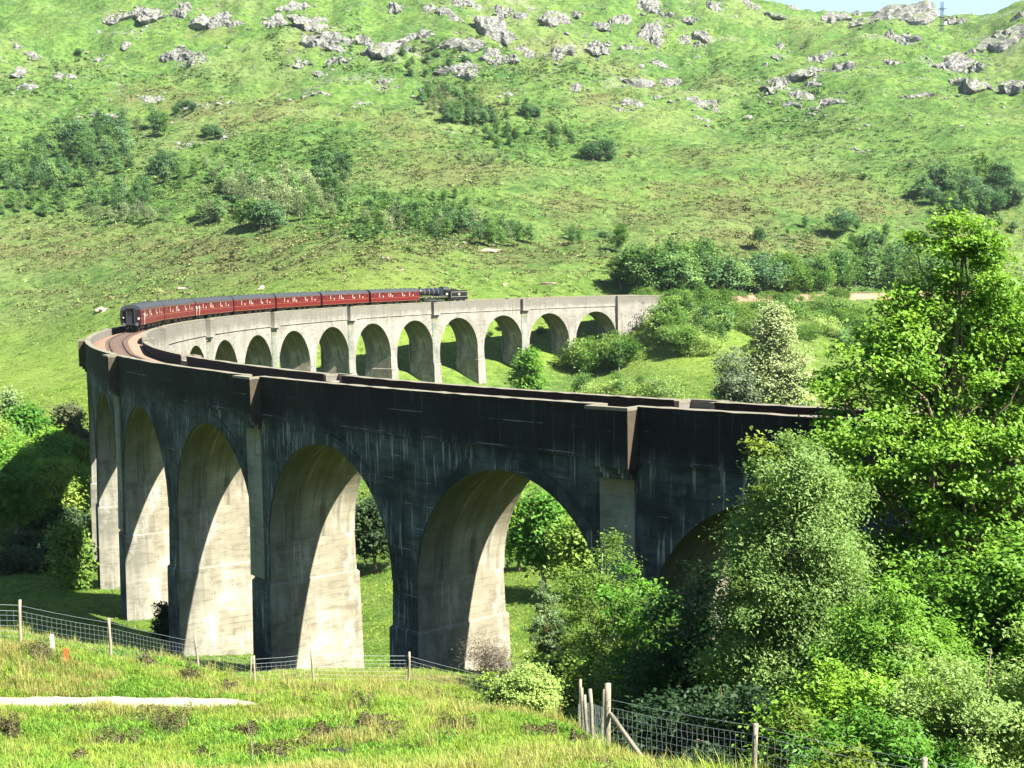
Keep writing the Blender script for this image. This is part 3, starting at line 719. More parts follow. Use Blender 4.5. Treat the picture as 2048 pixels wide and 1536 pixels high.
def make_engine():
    r = empty('steam_locomotive', (0, 0, 0))
    # x: -9.2 (smokebox, coupled to the carriages) .. 2.4 (cab)
    mb = MB(); mb.lathe([(.1, -8.95), (.62, -8.93), (.80, -8.86), (.86, -8.80), (.86, -7.1)], (0, 0, 2.72), 'x', 28); sb = mb.build('smokebox', M_BLACK, r, True)
    mb = MB(); mb.lathe([(.05, -9.02), (.5, -9.0), (.55, -8.94)], (0, 0, 2.72), 'x', 20); mb.build('smokebox_door', M_BLACK, sb)
    mb = MB(); mb.lathe([(.80, -7.1), (.84, -7.0), (.90, -1.9), (.90, -1.8)], (0, 0, 2.72), 'x', 28); bo = mb.build('boiler', M_LBLUE, r, True)
    mb = MB()
    for x in (-7.08, -5.4, -3.7, -1.95): mb.lathe([(.86+.012*(x+7)+.03, x-.03), (.86+.012*(x+7)+.03, x+.03)], (0, 0, 2.72), 'x', 28)
    mb.build('boiler_band', M_LINE, bo)
    mb = MB(); mb.lathe([(.30, 3.5), (.24, 3.62), (.22, 3.8), (.28, 3.95), (.30, 3.98), (.2, 3.98), (.2, 3.6)], (-8.0, 0, 0), 'z', 18); mb.build('chimney', M_BLACK, r, True)
    mb = MB(); mb.lathe([(.42, 3.4), (.36, 3.6), (.34, 3.72), (.22, 3.84), (.02, 3.87)], (-4.9, 0, 0), 'z', 18); mb.build('dome', M_LBLUE, r, True)
    mb = MB(); mb.lathe([(.1, 3.6), (.1, 3.95), (.02, 3.97)], (-2.2, .2, 0), 'z', 10); mb.lathe([(.1, 3.6), (.1, 3.95), (.02, 3.97)], (-2.2, -.2, 0), 'z', 10); mb.build('safety_valve', M_GOLD, r)
    mb = MB(); mb.grid([[(x, y, z) for y, z in ((-.95, 1.7), (-1.02, 2.6), (-.92, 3.2), (-.5, 3.55), (0, 3.62), (.5, 3.55), (.92, 3.2), (1.02, 2.6), (.95, 1.7))] for x in (-1.85, 0.35)])
    mb.face([(-1.85, y, z) for y, z in ((-.95, 1.7), (-1.02, 2.6), (-.92, 3.2), (-.5, 3.55), (0, 3.62), (.5, 3.55), (.92, 3.2), (1.02, 2.6), (.95, 1.7))]); mb.build('firebox', M_LBLUE, r)
    mb = MB()
    for s in (1, -1): mb.box((-3.9, s*1.12, 1.72), (10., .5, .06)); mb.box((-3.9, s*1.36, 1.62), (10., .05, .2))
    mb.box((-8.98, 0, 1.15), (.14, 2.5, .5)); rp = mb.build('running_plate', M_BLACK, r)
    mb = MB()
    for s in (1, -1): mb.box((-3.9, s*1.388, 1.66), (9.9, .01, .05))
    mb.build('lining', M_LINE, rp)
    # cab
    mb = MB()
    for s in (1, -1):
        mb.box((.85, s*1.24, 2.0), (1.1, .06, 1.3)); mb.box((.45, s*1.22, 2.95), (.2, .06, .6)); mb.box((1.3, s*1.22, 2.95), (.2, .06, .6))
    mb.box((.32, 0, 2.3), (.06, 2.44, 1.9)); cb = mb.build('cab', M_BLACK, r)
    mb = MB(); mb.grid([[(x, y, z) for y, z in ((-1.3, 3.2), (-1.1, 3.5), (-.6, 3.75), (0, 3.84), (.6, 3.75), (1.1, 3.5), (1.3, 3.2))] for x in (.2, 2.2)])
    mb.grid([[(x, y, z-.05) for y, z in ((-1.3, 3.2), (-1.1, 3.5), (-.6, 3.75), (0, 3.84), (.6, 3.75), (1.1, 3.5), (1.3, 3.2))] for x in (.2, 2.2)], flip=True); mb.build('cab_roof', M_ROOF, r, True)
    mb = MB()
    for s in (1, -1): mb.box((.88, s*1.275, 2.16), (.8, .012, .34))
    mb.build('number_panel', plain('cab_cream', (.66, .58, .40), .5, .1), cb)
    mb = MB()
    for s in (1, -1): mb.box((.87, s*1.24, 2.95), (.62, .03, .5))
    mb.build('pane', M_GLASS, cb)
    # wheels, cylinders, rods
    for x, rr in ((-7.6, .48), (-5.4, .80), (-3.3, .80), (-1.2, .80)):
        mb = MB(); mb.lathe([(.07, -.8), (.07, .8)], (x, 0, rr), 'y', 8)
        for s in (1, -1):
            mb.lathe([(rr-.12, s*.76-.07), (rr, s*.76-.07), (rr, s*.76+.07), (rr-.12, s*.76+.07), (rr-.12, s*.76-.07)], (x, 0, rr), 'y', 24)
            mb.lathe([(.02, s*.76-.06), (.16, s*.76-.06), (.16, s*.76+.08), (.02, s*.76+.08)], (x, 0, rr), 'y', 12)
            for k in range(8):
                a = PI*k/4; mb.box((x+math.cos(a)*rr*.45, s*.76, rr+math.sin(a)*rr*.45), (rr*.9, .05, .05), ax=((math.cos(a), 0, math.sin(a)), (0, 1, 0), (-math.sin(a), 0, math.cos(a))))
        mb.build('wheel', M_STEEL, r)
    for s in (1, -1):
        mb = MB(); mb.lathe([(.02, -8.4), (.36, -8.4), (.36, -7.3), (.02, -7.3)], (0, s*1.08, 1.05), 'x', 16); mb.build('cylinder', M_BLACK, r)
        mb = MB(); mb.box((-3.3, s*.92, .72), (4.4, .06, .12)); mb.box((-5.3, s*1.02, .9), (4., .05, .1)); mb.build('coupling_rod', M_STEEL, r)
    mb = MB(); mb.box((-4, 0, .95), (9.4, 1.1, .5)); mb.build('frame', M_BLACK, r)
    for y in (-.87, .87):
        mb = MB(); mb.lathe([(.1, 0), (.1, -.2), (.24, -.22), (.24, -.28), (.02, -.3)], (-9.0, y, 1.05), 'x', 14); mb.build('buffer', M_STEEL, r)
    # tender
    x0, x1 = 2.35, 9.2
    mb = MB(); mb.box(((x0+x1)/2, 0, 2.0), (x1-x0, 2.56, 1.4))
    for s in (1, -1): mb.box(((x0+x1)/2, s*1.2, 2.82), (x1-x0-.3, .05, .26), ax=((1, 0, 0), (0, 1, -.25*s), (0, .25*s, 1)))
    td = mb.build('tender', M_BLACK, r)
    mb = MB()
    for s in (1, -1):
        y = s*1.288
        for z in (1.42, 2.58): mb.box(((x0+x1)/2, y, z), (x1-x0-.3, .01, .06))
        for x in (x0+.16, x1-.16): mb.box((x, y, 2.0), (.06, .01, 1.1))
    mb.build('lining', M_LINE, td)
    mb = MB()
    for s in (1, -1):                                    # heraldic device: a small lion over a spoked wheel
        y = s*1.292; cx, cz = (x0+x1)/2, 2.0
        for k in range(12):
            a, a2 = PI*k/6, PI*(k+1)/6
            mb.face([(cx+r_*math.cos(q), y, cz-.12+r_*math.sin(q)) for r_, q in ((.15, a), (.22, a), (.22, a2), (.15, a2))])
        for k in range(4):
            a = PI*k/4; mb.box((cx, y, cz-.12), (.34, .006, .03), ax=((math.cos(a), 0, math.sin(a)), (0, 1, 0), (-math.sin(a), 0, math.cos(a))))
        for q in ([(-.34, .10), (.28, .10), (.34, .22), (.30, .36), (.18, .32), (.12, .22), (-.22, .24)], [(-.34, .10), (-.44, .30), (-.38, .34), (-.28, .2)], [(-.5, -.14), (-.24, -.14), (-.24, -.08), (-.5, -.08)], [(.24, -.14), (.5, -.14), (.5, -.08), (.24, -.08)]):
            mb.face([(cx+a, y, cz+b) for a, b in q])
    mb.build('emblem', plain('emblem_gold', (.72, .55, .40), .5, .1), td)
    mb = MB(); nx, ny = 14, 7
    P = [[(x0+.3+(x1-x0-2.2)*i/nx, -1.1+2.2*j/ny, 2.66+.75*math.sin(PI*i/nx)*math.sin(PI*(j+.0)/ny)+.07*((i*7+j*13) % 5-2)*(0 < i < nx and 0 < j < ny)) for j in range(ny+1)] for i in range(nx+1)]
    mb.grid(P); mb.build('coal', M_COAL, td)
    for x in (3.3, 5.75, 8.2):
        mb = MB(); wheelset(mb, x, .62); mb.build('wheel', M_STEEL, td)
    mb = MB(); mb.box(((x0+x1)/2, 1.1, .95), (x1-x0-.3, .08, .5)); mb.box(((x0+x1)/2, -1.1, .95), (x1-x0-.3, .08, .5)); mb.box((x1+.03, 0, 1.1), (.08, 2.4, .4)); mb.build('tender_frame', M_BLACK, td)
    for y in (-.87, .87):
        mb = MB(); mb.lathe([(.1, 0), (.1, .2), (.24, .22), (.24, .28), (.02, .3)], (x1+.06, y, 1.05), 'x', 14); mb.build('buffer', M_STEEL, td)
    return r
en = make_engine()
c = 112.5+9.25; p0, p1 = VP(c-6, 0, RZ), VP(c+6, 0, RZ); d = p1-p0
en.location = (p0+p1)/2; en.rotation_euler = (0, -math.atan2(d[2], math.hypot(d[0], d[1])), math.atan2(d[1], d[0]))
tag(en, 'black steam locomotive running tender first with an emblem on its tender', 'steam locomotive')

# ------------------------------------------------------------------ people
M_SKIN = plain('skin', (.45, .28, .21), .6, .1); M_HAIR = plain('dark_hair', (.03, .02, .015), .7, .2)
def skin_obj(name, V, E, R, mat, parent, root=0):
    me = bpy.data.meshes.new(name); me.from_pydata([Vector(v) for v in V], E, []); me.materials.append(mat)
    o = link_mesh(name, me, parent)
    md = o.modifiers.new('skin', 'SKIN'); md.use_smooth_shade = True
    for i, sv in enumerate(me.skin_vertices[0].data):
        sv.radius = (R[i], R[i]); sv.use_root = (i == root)
    s_ = o.modifiers.new('sub', 'SUBSURF'); s_.levels = 1; s_.render_levels = 1
    return o
def person(loc, rz, label, shirt, trousers, group, arm=0., legs=True):
    r = empty('person', loc, rz, label, 'person', group)
    V = [(0, 0, .95), (0, 0, 1.15), (0, .01, 1.38), (0, .01, 1.50), (0, .02, 1.62), (0, .03, 1.74),
         (.19, .0, 1.42), (.25, -.02+arm*.1, 1.15+arm*.2), (.24, .06+arm*.3, .90+arm*.35), (.235, .09+arm*.36, .80+arm*.4), (-.19, 0, 1.42), (-.25, -.02, 1.15), (-.24, .05, .90), (-.235, .08, .80),
         (.10, 0, .88), (.11, .02, .48), (.11, -.02, .08), (.115, .12, .04), (-.10, 0, .88), (-.11, .0, .48), (-.12, -.05, .08), (-.125, .09, .04)]
    E = [(0, 1), (1, 2), (2, 3), (3, 4), (4, 5), (2, 6), (6, 7), (7, 8), (8, 9), (2, 10), (10, 11), (11, 12), (12, 13), (0, 14), (14, 15), (15, 16), (16, 17), (0, 18), (18, 19), (19, 20), (20, 21)]
    R = [.14, .13, .13, .055, .10, .085, .06, .045, .036, .04, .06, .045, .036, .04, .09, .062, .045, .04, .09, .062, .045, .04]
    skin_obj('body', V, E, R, M_SKIN, r)
    iv = [0, 1, 2, 6, 7, 10, 11]; mp = {a: i for i, a in enumerate(iv)}
    skin_obj('shirt', [V[i] for i in iv], [(mp[a], mp[b]) for a, b in E if a in mp and b in mp], [R[i]+.022 for i in iv], shirt, r)
    if legs:
        iv = [0, 14, 15, 16, 18, 19, 20]; mp = {a: i for i, a in enumerate(iv)}
        skin_obj('trousers', [V[i] for i in iv], [(mp[a], mp[b]) for a, b in E if a in mp and b in mp], [R[i]+.02 for i in iv], trousers, r)
    mb = MB(); mb.lathe([(.02, 1.80), (.08, 1.78), (.108, 1.70), (.105, 1.63)], (0, .0, 0), 'z', 12); mb.build('hair', M_HAIR, r, True)
    return r
for (px, py), rz, lab, a, b in (((765, 524), 2.6, 'hiker in a pale top and grey trousers standing on the hillside, left of two', (.70, .66, .58), (.13, .14, .16)),
                                ((776, 524), 3.4, 'hiker in a white top and dark trousers standing on the hillside, right of two', (.78, .74, .66), (.03, .025, .02))):
    p, _ = at(px, py, 330)
    person(p-np.array([0, 0, .03]), rz, lab, plain('shirt_cloth', a, .9, .1), plain('trouser_cloth', b, .9, .1), 'hikers on the hillside')

for s_, lab, a in ((8.7, 'passenger in white leaning out of the second carriage from the rear', (.78, .76, .70)), (10.3, 'passenger in pale clothes leaning out of the third carriage from the rear', (.62, .56, .50)), (-29.4, 'passenger in white leaning out at the rear end of the last carriage', (.80, .77, .70))):
    h = s_/RAD; p = VP(s_, -1.52, RZ+.92)
    person(p, math.atan2(-math.sin(h), math.cos(h))-PI/2, lab, plain('shirt_cloth', a, .9, .1), M_BLACK, 'passengers leaning out of the train', 1., False)

# ------------------------------------------------------------------ mast on the skyline
M_MAST = plain('galvanised_steel', (.12, .16, .24), .5, .15)
pm_, rm_ = at(1874, 30, 900)
pm_ = at_d(1874, 1118); pm_[2] -= .4
ms = empty('radio_mast', pm_, .3, 'grey lattice radio mast with platforms and a dish on the skyline', 'radio mast')
for i in range(4):
    a = PI/4+PI/2*i; mb = MB()
    mb.tube([(1.5*math.cos(a), 1.5*math.sin(a), 0), (1.1*math.cos(a), 1.1*math.sin(a), 26)], .14, 5); mb.build('leg', M_MAST, ms)
mb = MB()
for z in np.arange(0, 25, 2.2):
    for i in range(4):
        a, a2 = PI/4+PI/2*i, PI/4+PI/2*(i+1); r1, r2 = 1.5-.4*z/26, 1.5-.4*(z+2.2)/26
        mb.tube([(r1*math.cos(a), r1*math.sin(a), z), (r2*math.cos(a2), r2*math.sin(a2), z+2.2)], .07, 4, False)
        mb.tube([(r1*math.cos(a), r1*math.sin(a), z), (r1*math.cos(a2), r1*math.sin(a2), z)], .07, 4, False)
o = mb.build('lattice', M_MAST, ms); o['kind'] = 'stuff'
for z in (3.4, 9.0, 15., 21.):
    mb = MB(); mb.box((0, 0, z), (4.4, 4.4, .35))
    for e in ((-2.1, -2.1), (2.1, -2.1), (-2.1, 2.1), (2.1, 2.1)): mb.box((e[0], e[1], z+.6), (.1, .1, 1.1))
    mb.build('platform', M_MAST, ms)
mb = MB(); mb.lathe([(.05, 0), (.8, -.12), (1.25, -.42), (1.25, -.5), (.7, -.2), (.05, -.08)], (1.9, -1.4, 10.3), 'y', 18); mb.build('dish', M_WHITE, ms, True)

# ------------------------------------------------------------------ fences
M_POST = plain('weathered_post', (.36, .31, .22), .95, .35, 5.); M_WIRE = plain('fence_wire', (.30, .35, .34), .5, .1, 3., .4, .2)
def post(parent, p, h, r, lean=(0, 0), mat=None, nm='post'):
    mb = MB(); z = np.linspace(-.3, h, 5); g_ = np.random.default_rng(int(p[0]*977+p[1]*131) % 99991)
    mb.tube([(p[0]+lean[0]*q/h+g_.normal(0, .006), p[1]+lean[1]*q/h+g_.normal(0, .006), p[2]+q) for q in z], [r*1.05, r, r, r*.97, r*.93], 8)
    return mb.build(nm, mat or M_POST, parent, True)
def mesh_wire(parent, P0, P1, zs, step, r, sag=0., topwire=None, nm='wire_mesh', wob=.0):
    """netting between two posts standing at P0, P1: line wires at heights zs and stays every step metres"""
    P0, P1 = np.array(P0), np.array(P1); L = float(np.linalg.norm(P1-P0)); g_ = np.random.default_rng(int(abs(P0[0])*100+abs(P1[1])*37))
    n = max(3, int(L/1.2)+1); U = np.linspace(0, 1, n); mb = MB()
    f = lambda u, z: P0+(P1-P0)*u+np.array([0, 0, z-sag*4*u*(1-u)])
    for z in list(zs)+([topwire] if topwire else []):
        mb.tube([f(u, z) for u in U], r*(1.5 if z in (zs[0], zs[-1], topwire) else 1.), 4, False)
    nrm = np.cross(P1-P0, [0, 0, 1.]); nrm /= np.linalg.norm(nrm)
    for d in np.arange(step/2, L, step):
        u = d/L; q = [f(u, z)+nrm*(g_.normal(0, wob) if 0 < i < len(zs)-1 else 0)+(P1-P0)/L*(g_.normal(0, wob) if 0 < i < len(zs)-1 else 0) for i, z in enumerate(zs)]
        mb.tube(q, r*.85, 4, False)
    o = mb.build(nm, M_WIRE, parent); o['kind'] = 'stuff'; return o
lf = [(-172, 1192, 49), (20, 1285, 50), (203, 1305, 53), (380, 1342, 58), (492, 1377, 59.5), (612, 1368, 61), (805, 1372, 62), (985, 1400, 61), (1150, 1440, 57)]
fx = []
for px, py, D in lf:
    p = at_d(px, D); fx.append(p)
HPO = 1.55
f1 = empty('stock_fence', fx[2], 0, 'long wire stock fence on thin posts along the crest below the arches', 'fence')
inv = Matrix.Translation(-Vector(fx[2]))
def under(o, i_): o.matrix_parent_inverse = i_; return o
for i, p in enumerate(fx):
    g_ = np.random.default_rng(i); under(post(f1, p, HPO+g_.normal(0, .05), .055 if i != 4 else .05, (g_.normal(0, .05), g_.normal(0, .05))), inv)
p = at_d(482, 59.3); under(post(f1, p, 1.5, .045, (.1, 0)), inv)
for a, b in zip(fx[:-1], fx[1:]):
    under(mesh_wire(f1, a, b, [.12, .30, .48, .66, .84, 1.02, 1.18], .24, .0042, .03, 1.38), inv)
# right-hand fence: stout strainer with its strut, the line running off to the right, and the posts turning back downhill
sp_ = at_d(1207, 30.2)
ends = [at_d(1505, 27.0), at_d(1850, 24.6), at_d(2200, 22.6)]
f2 = empty('boundary_fence', sp_, 0, 'wire fence with a stout braced corner post at the edge of the trees', 'fence')
inv2 = Matrix.Translation(-Vector(sp_))
under(post(f2, sp_, 1.62, .075, (.03, 0)), inv2)
for i, p in enumerate(ends): under(post(f2, p, 1.32+.0*i, .055, (.06, 0)), inv2)
tt = (ends[0]-sp_); tt /= np.linalg.norm(tt)
bx_ = sp_+tt*1.45+np.array([0.05, -.75, 0]); bz = g1(bx_[0], bx_[1])
mb = MB(); mb.tube([sp_+np.array([.08, -.05, .95]), (bx_[0], bx_[1], bz-.1)], [.05, .05], 8); under(mb.build('strut', M_POST, f2, True), inv2)
prev = sp_
for p in ends:
    under(mesh_wire(f2, prev, p, [.10, .27, .44, .60, .77, .93, 1.10], .155, .0036, .04, 1.28, wob=.012), inv2); prev = p
back = [(1194, 32.0, 1.5), (1178, 34.0, 1.45), (1166, 37.0, 1.3), (1158, 40.0, 1.5), (1149, 43.5, 1.9)]
prev = sp_
for px, D, h_ in back:
    p = at_d(px, D); g_ = np.random.default_rng(px)
    under(post(f2, p, h_, .05, (g_.normal(0, .06), 0)), inv2)
    under(mesh_wire(f2, prev, p, [.10, .27, .44, .60, .77, .93, 1.10], .155, .0036, .02, None, wob=.012), inv2); prev = p
# small marker stakes in the grass
p, _ = at(105, 1305, 20); mb = MB(); mb.box((0, 0, .2), (.12, .12, .75)); mb.box((0, 0, .6), (.10, .10, .05)); o = mb.build('marker_post', plain('pale_post_paint', (.62, .60, .52), .8, .15)); o.location = p; tag(o, 'short pale marker post in the grass below the left fence', 'marker post')
p, _ = at(133, 1326, 20); mb = MB(); mb.box((0, 0, .18), (.13, .05, .62)); mb.box((-.055, -.04, .18), (.03, .05, .6)); o = mb.build('marker_stake', plain('orange_stake', (.52, .16, .05), .7, .15)); o.location = p; tag(o, 'short rusty orange stake in the grass beside the pale marker post', 'marker stake')
# rusty bent wire tripod by the fence
p = at_d(1468, 27.4); mb = MB()
for a in (0, 2.1, 4.2): mb.tube([p+np.array([.16*math.cos(a), .16*math.sin(a), -.1]), p+np.array([.02*math.cos(a), .02*math.sin(a), .42])], .012, 5)
mb.tube([p+np.array([0, 0, .40]), p+np.array([.01, 0, .55])], .012, 5)
o = mb.build('wire_tripod', plain('rust', (.23, .07, .035), .9, .3)); tag(o, 'small rusty bent wire tripod beside the right fence post', 'scrap wire')
# ------------------------------------------------------------------ foliage
def leaf_mat(name, a, b, trans=.42, var=.25, rough=.55):
    t = NT(name, rough, .25)
    ti = t.attr('tint'); r = t.rand()
    c = t.mix(ti, a, b)
    hsv = t.n('ShaderNodeHueSaturation'); t.l(c, hsv.inputs['Color'])
    t.put(hsv.inputs['Value'], t.math('MULTIPLY_ADD', r, 2*var, 1-var)); t.put(hsv.inputs['Hue'], t.math('MULTIPLY_ADD', r, -.03, .515))
    c = hsv.outputs[0]; t.color(c)
    tr = t.n('ShaderNodeBsdfTranslucent'); t.l(t.mix(.5, c, (.9, 1., .35), 'MULTIPLY'), tr.inputs[0])
    tr2 = t.n('ShaderNodeMixShader'); tr2.inputs[0].default_value = trans
    t.l(t.b.outputs[0], tr2.inputs[1]); t.l(tr.outputs[0], tr2.inputs[2])
    out = [n for n in t.t.nodes if n.type == 'OUTPUT_MATERIAL'][0]; t.l(tr2.outputs[0], out.inputs[0])
    return t.m
L_SYC = leaf_mat('leaf_sycamore', (.095, .25, .020), (.29, .55, .050))
L_WIL = leaf_mat('leaf_willow', (.16, .29, .055), (.54, .74, .20))
L_BIR = leaf_mat('leaf_birch', (.11, .23, .028), (.40, .57, .09))
L_ASP = leaf_mat('leaf_aspen', (.24, .32, .11), (.62, .72, .36))
L_BRT = leaf_mat('leaf_bright', (.060, .21, .020), (.23, .49, .050))
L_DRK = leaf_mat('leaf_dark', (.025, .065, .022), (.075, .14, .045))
L_YEL = leaf_mat('leaf_yellow_green', (.09, .20, .015), (.36, .44, .06))
L_PIN = leaf_mat('pine_needle', (.14, .24, .07), (.36, .48, .19), .25)
L_OLV = leaf_mat('leaf_olive', (.10, .125, .05), (.20, .23, .11))
L_HEA = leaf_mat('heather_sprig', (.070, .066, .024), (.20, .175, .075), .15)
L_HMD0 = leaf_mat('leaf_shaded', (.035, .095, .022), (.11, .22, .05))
L_DED = leaf_mat('bare_twig', (.05, .042, .03), (.12, .10, .07), .1)
M_BARK = plain('bark', (.24, .185, .125), .95, .4, 3.); M_BIRK = plain('birch_bark', (.45, .42, .36), .9, .4, 3.)

def leaf_geo(Cn, size, nrm, tint, g, width=.55, fold=.18):
    n = len(Cn)
    nrm = nrm/np.linalg.norm(nrm, axis=1)[:, None]
    r = g.normal(size=(n, 3)); a = np.cross(nrm, r); a /= np.linalg.norm(a, axis=1)[:, None]+1e-9
    b = np.cross(nrm, a); L = size[:, None]
    v = np.empty((n, 4, 3))
    v[:, 0] = Cn-a*L*.5; v[:, 1] = Cn+b*L*width*.5+a*L*.05+nrm*L*fold*g.random((n, 1)); v[:, 2] = Cn+a*L*.5-nrm*L*fold*.5; v[:, 3] = Cn-b*L*width*.5+a*L*.05+nrm*L*fold*g.random((n, 1))
    return v.reshape(-1, 3), np.repeat(tint, 4)
def quads_mesh(name, V, T, mat):
    me = bpy.data.meshes.new(name); n = len(V)//4
    me.vertices.add(len(V)); me.vertices.foreach_set('co', V.astype(np.float32).ravel())
    me.loops.add(len(V)); me.loops.foreach_set('vertex_index', np.arange(len(V), dtype=np.int32))
    me.polygons.add(n); me.polygons.foreach_set('loop_start', np.arange(0, len(V), 4, dtype=np.int32))
    a = me.attributes.new('tint', 'FLOAT', 'POINT'); a.data.foreach_set('value', T.astype(np.float32))
    me.materials.append(mat); me.update(); return me
def crown(seed, H, lobes, nc, per, cr, leaf, up=.7, flat=.6, inner=.42, width=.55, spray=None):
    """leaves gathered in clumps through the volume of some ellipsoids (in units of H); returns vertices, tints, clump centres"""
    g = np.random.default_rng(seed)
    Lb = np.array(lobes, float)*H
    wt = (Lb[:, 3]*Lb[:, 4]*Lb[:, 5])**.67; wt /= wt.sum()
    li = g.choice(len(Lb), nc, p=wt)
    d = g.normal(size=(nc, 3)); d /= np.linalg.norm(d, axis=1)[:, None]
    rad = g.random(nc)**inner
    cc = Lb[li, :3]+d*rad[:, None]*Lb[li, 3:]
    ct = np.clip(g.normal(.5, .22, nc), 0, 1)
    cs = cr*g.uniform(.6, 1.35, nc)
    k = np.repeat(np.arange(nc), per); n = len(k)
    off = g.normal(size=(n, 3))*np.array([1, 1, flat]); 
    if spray is not None:                                # leaves strung along outward drooping sprays
        q = g.random(n)[:, None]*1.6-.5
        off = off*.45+d[k]*q*np.array([1, 1, .3])+np.array([0, 0, spray])*q*q
    P = cc[k]+off*cs[k][:, None]*.6
    nr = np.array([0, 0, up])+d[k]*.45+SUN*.55+g.normal(size=(n, 3))*.55
    sz = leaf*g.uniform(.65, 1.35, n)
    ti = np.clip(ct[k]*.65+g.random(n)*.45-.05, 0, 1)
    V, T = leaf_geo(P, sz, nr, ti, g, width)
    return V, T, cc
def limbs(seed, H, cc, tr, top=.86, nl=24, lean=(0, 0), sides=6, stems=1):
    g = np.random.default_rng(seed+99); mb = MB()
    z = np.linspace(-.04*H, top*H, 9)
    def trunk_at(q): return np.array([lean[0]*H*(q/H)**1.5+.012*H*math.sin(q/H*9+seed), lean[1]*H*(q/H)**1.5+.012*H*math.cos(q/H*7+seed), q])
    T = np.array([trunk_at(max(q, 0)) if q >= 0 else np.array([0, 0, q]) for q in z])
    mb.tube(T, tr*np.clip(1.15-np.linspace(0, 1, 9)*1.02, .08, 2), sides+2)
    for i in g.choice(len(cc), min(nl, len(cc)), replace=False):
        c = cc[i]; zb = float(np.clip(c[2]*g.uniform(.45, .8), .12*H, top*.95*H)); b = trunk_at(zb)
        m = (b+c)/2+np.array([0, 0, -.06*np.linalg.norm(c-b)]); u = np.linspace(0, 1, 6)[:, None]
        pt = b*(1-u)**2+m*2*u*(1-u)+c*u*u; pt[1:-1] += g.normal(size=(4, 3))*.012*H
        r0 = tr*(.42*(1.05-zb/(H*top)))+.006*H*.3
        mb.tube(pt, np.linspace(r0, r0*.22, 6), sides)
    return mb
def tree(name, seed, base, H, lobes, mat, nc, per, cr, leaf, tr, label=None, cat='tree', group=None, bark=None, nl=24, rz=0., lean=(0, 0), top=.86, kids=('trunk', 'crown'), **kw):
    V, T, cc = crown(seed, H, lobes, nc, per, cr, leaf, **kw)
    r = empty(name, base, rz, label, cat, group)
    limbs(seed, H, cc, tr, top, nl, lean).build(kids[0], bark or M_BARK, r, True)
    link_mesh(kids[1], quads_mesh(kids[1], V, T, mat), r)
    return r
OVOID = [(0, 0, .60, .24, .24, .36), (.10, .05, .42, .20, .2, .22), (-.12, .03, .45, .18, .2, .22), (0, -.08, .75, .16, .16, .22)]
ROUND = [(0, 0, .58, .38, .36, .36), (.2, .05, .45, .25, .25, .25), (-.2, 0, .48, .26, .25, .28), (.03, -.15, .68, .26, .24, .26)]
BUSH = [(0, 0, .42, .62, .6, .50), (.38, .1, .34, .42, .4, .38), (-.4, .05, .36, .44, .42, .38), (.05, -.3, .5, .4, .36, .42)]
TALL = [(0, 0, .55, .17, .17, .42), (.05, .02, .4, .16, .15, .28), (-.06, 0, .62, .13, .13, .3)]
CONE = [(0, 0, .18, .22, .22, .14), (0, 0, .36, .17, .17, .16), (0, 0, .55, .12, .12, .16), (0, 0, .74, .075, .075, .14), (0, 0, .90, .035, .035, .10)]

# big trees on the right
def tb(px, D, py_top):
    """base at column px and distance D, height so that the top reaches row py_top"""
    p = at_d(px, D); _, t_ = azt(px, py_top); return p, CAM[2]+t_*D-p[2]
p, H = tb(1915, 50, 425)
SYC = [(.20, .02, .76, .10, .10, .08), (.10, 0, .87, .09, .09, .07), (-.10, 0, .74, .10, .10, .07), (.30, .02, .55, .12, .12, .12), (.06, -.1, .62, .14, .14, .08), (-.02, 0, .93, .085, .085, .085), (-.09, .02, .83, .08, .08, .055), (.03, 0, .80, .14, .14, .09), (.14, .05, .72, .13, .14, .10), (-.20, -.03, .68, .13, .12, .075), (-.06, .05, .67, .12, .14, .09), (.20, 0, .60, .17, .17, .12),
       (-.16, -.06, .56, .17, .16, .085), (.02, -.1, .52, .17, .16, .11), (-.24, 0, .44, .14, .14, .07), (-.10, -.08, .42, .16, .15, .07), (.20, .02, .42, .20, .20, .13), (.10, -.12, .33, .15, .14, .09), (-.17, -.05, .31, .16, .14, .06), (.24, 0, .25, .16, .16, .11)]
tree('sycamore_tree', 5, p, H, SYC, L_SYC, 380, 250, .62, .16, .32, 'tall sycamore with bright leaves and open crown rising above everything on the right', 'tree', nl=110, flat=.5, inner=.4, width=.62, top=.93)
p, H = tb(1590, 44, 862)
tree('sallow_tree', 11, p, H, [(0, 0, .60, .20, .20, .36), (.10, .05, .66, .15, .16, .24), (-.11, -.03, .42, .16, .16, .24), (.0, -.05, .86, .11, .11, .14), (-.13, 0, .26, .15, .15, .2), (.11, -.04, .34, .17, .16, .26), (0, -.1, .2, .22, .2, .2)], L_WIL, 250, 310, .56, .125, .16,
     'broad grey-green sallow tree standing against the near end of the viaduct', 'tree', nl=90, flat=.7, inner=.3, width=.42)
p, H = tb(1525, 46, 872)
tree('ash_sapling', 13, p, H, [(0, 0, .93, .05, .05, .07), (.02, 0, .80, .07, .07, .1), (0, 0, .6, .1, .1, .2)], L_YEL, 60, 60, .42, .24, .07, 'slim bright ash sapling poking up in front of the dark parapet', 'tree', nl=16, width=.45)
p, H = tb(1205, 62, 1036)
tree('birch_tree', 17, p, H, [(-.02, 0, .62, .17, .17, .37), (.12, 0, .42, .2, .18, .26), (-.10, 0, .36, .2, .2, .24), (0, 0, .2, .28, .25, .2), (.2, .05, .26, .18, .18, .22)], L_BIR, 330, 190, .52, .13, .11, 'pointed olive-green birch in front of the pier under the second refuge', 'tree', nl=40, bark=M_BIRK, width=.5)
p, H = tb(1272, 58, 1122)
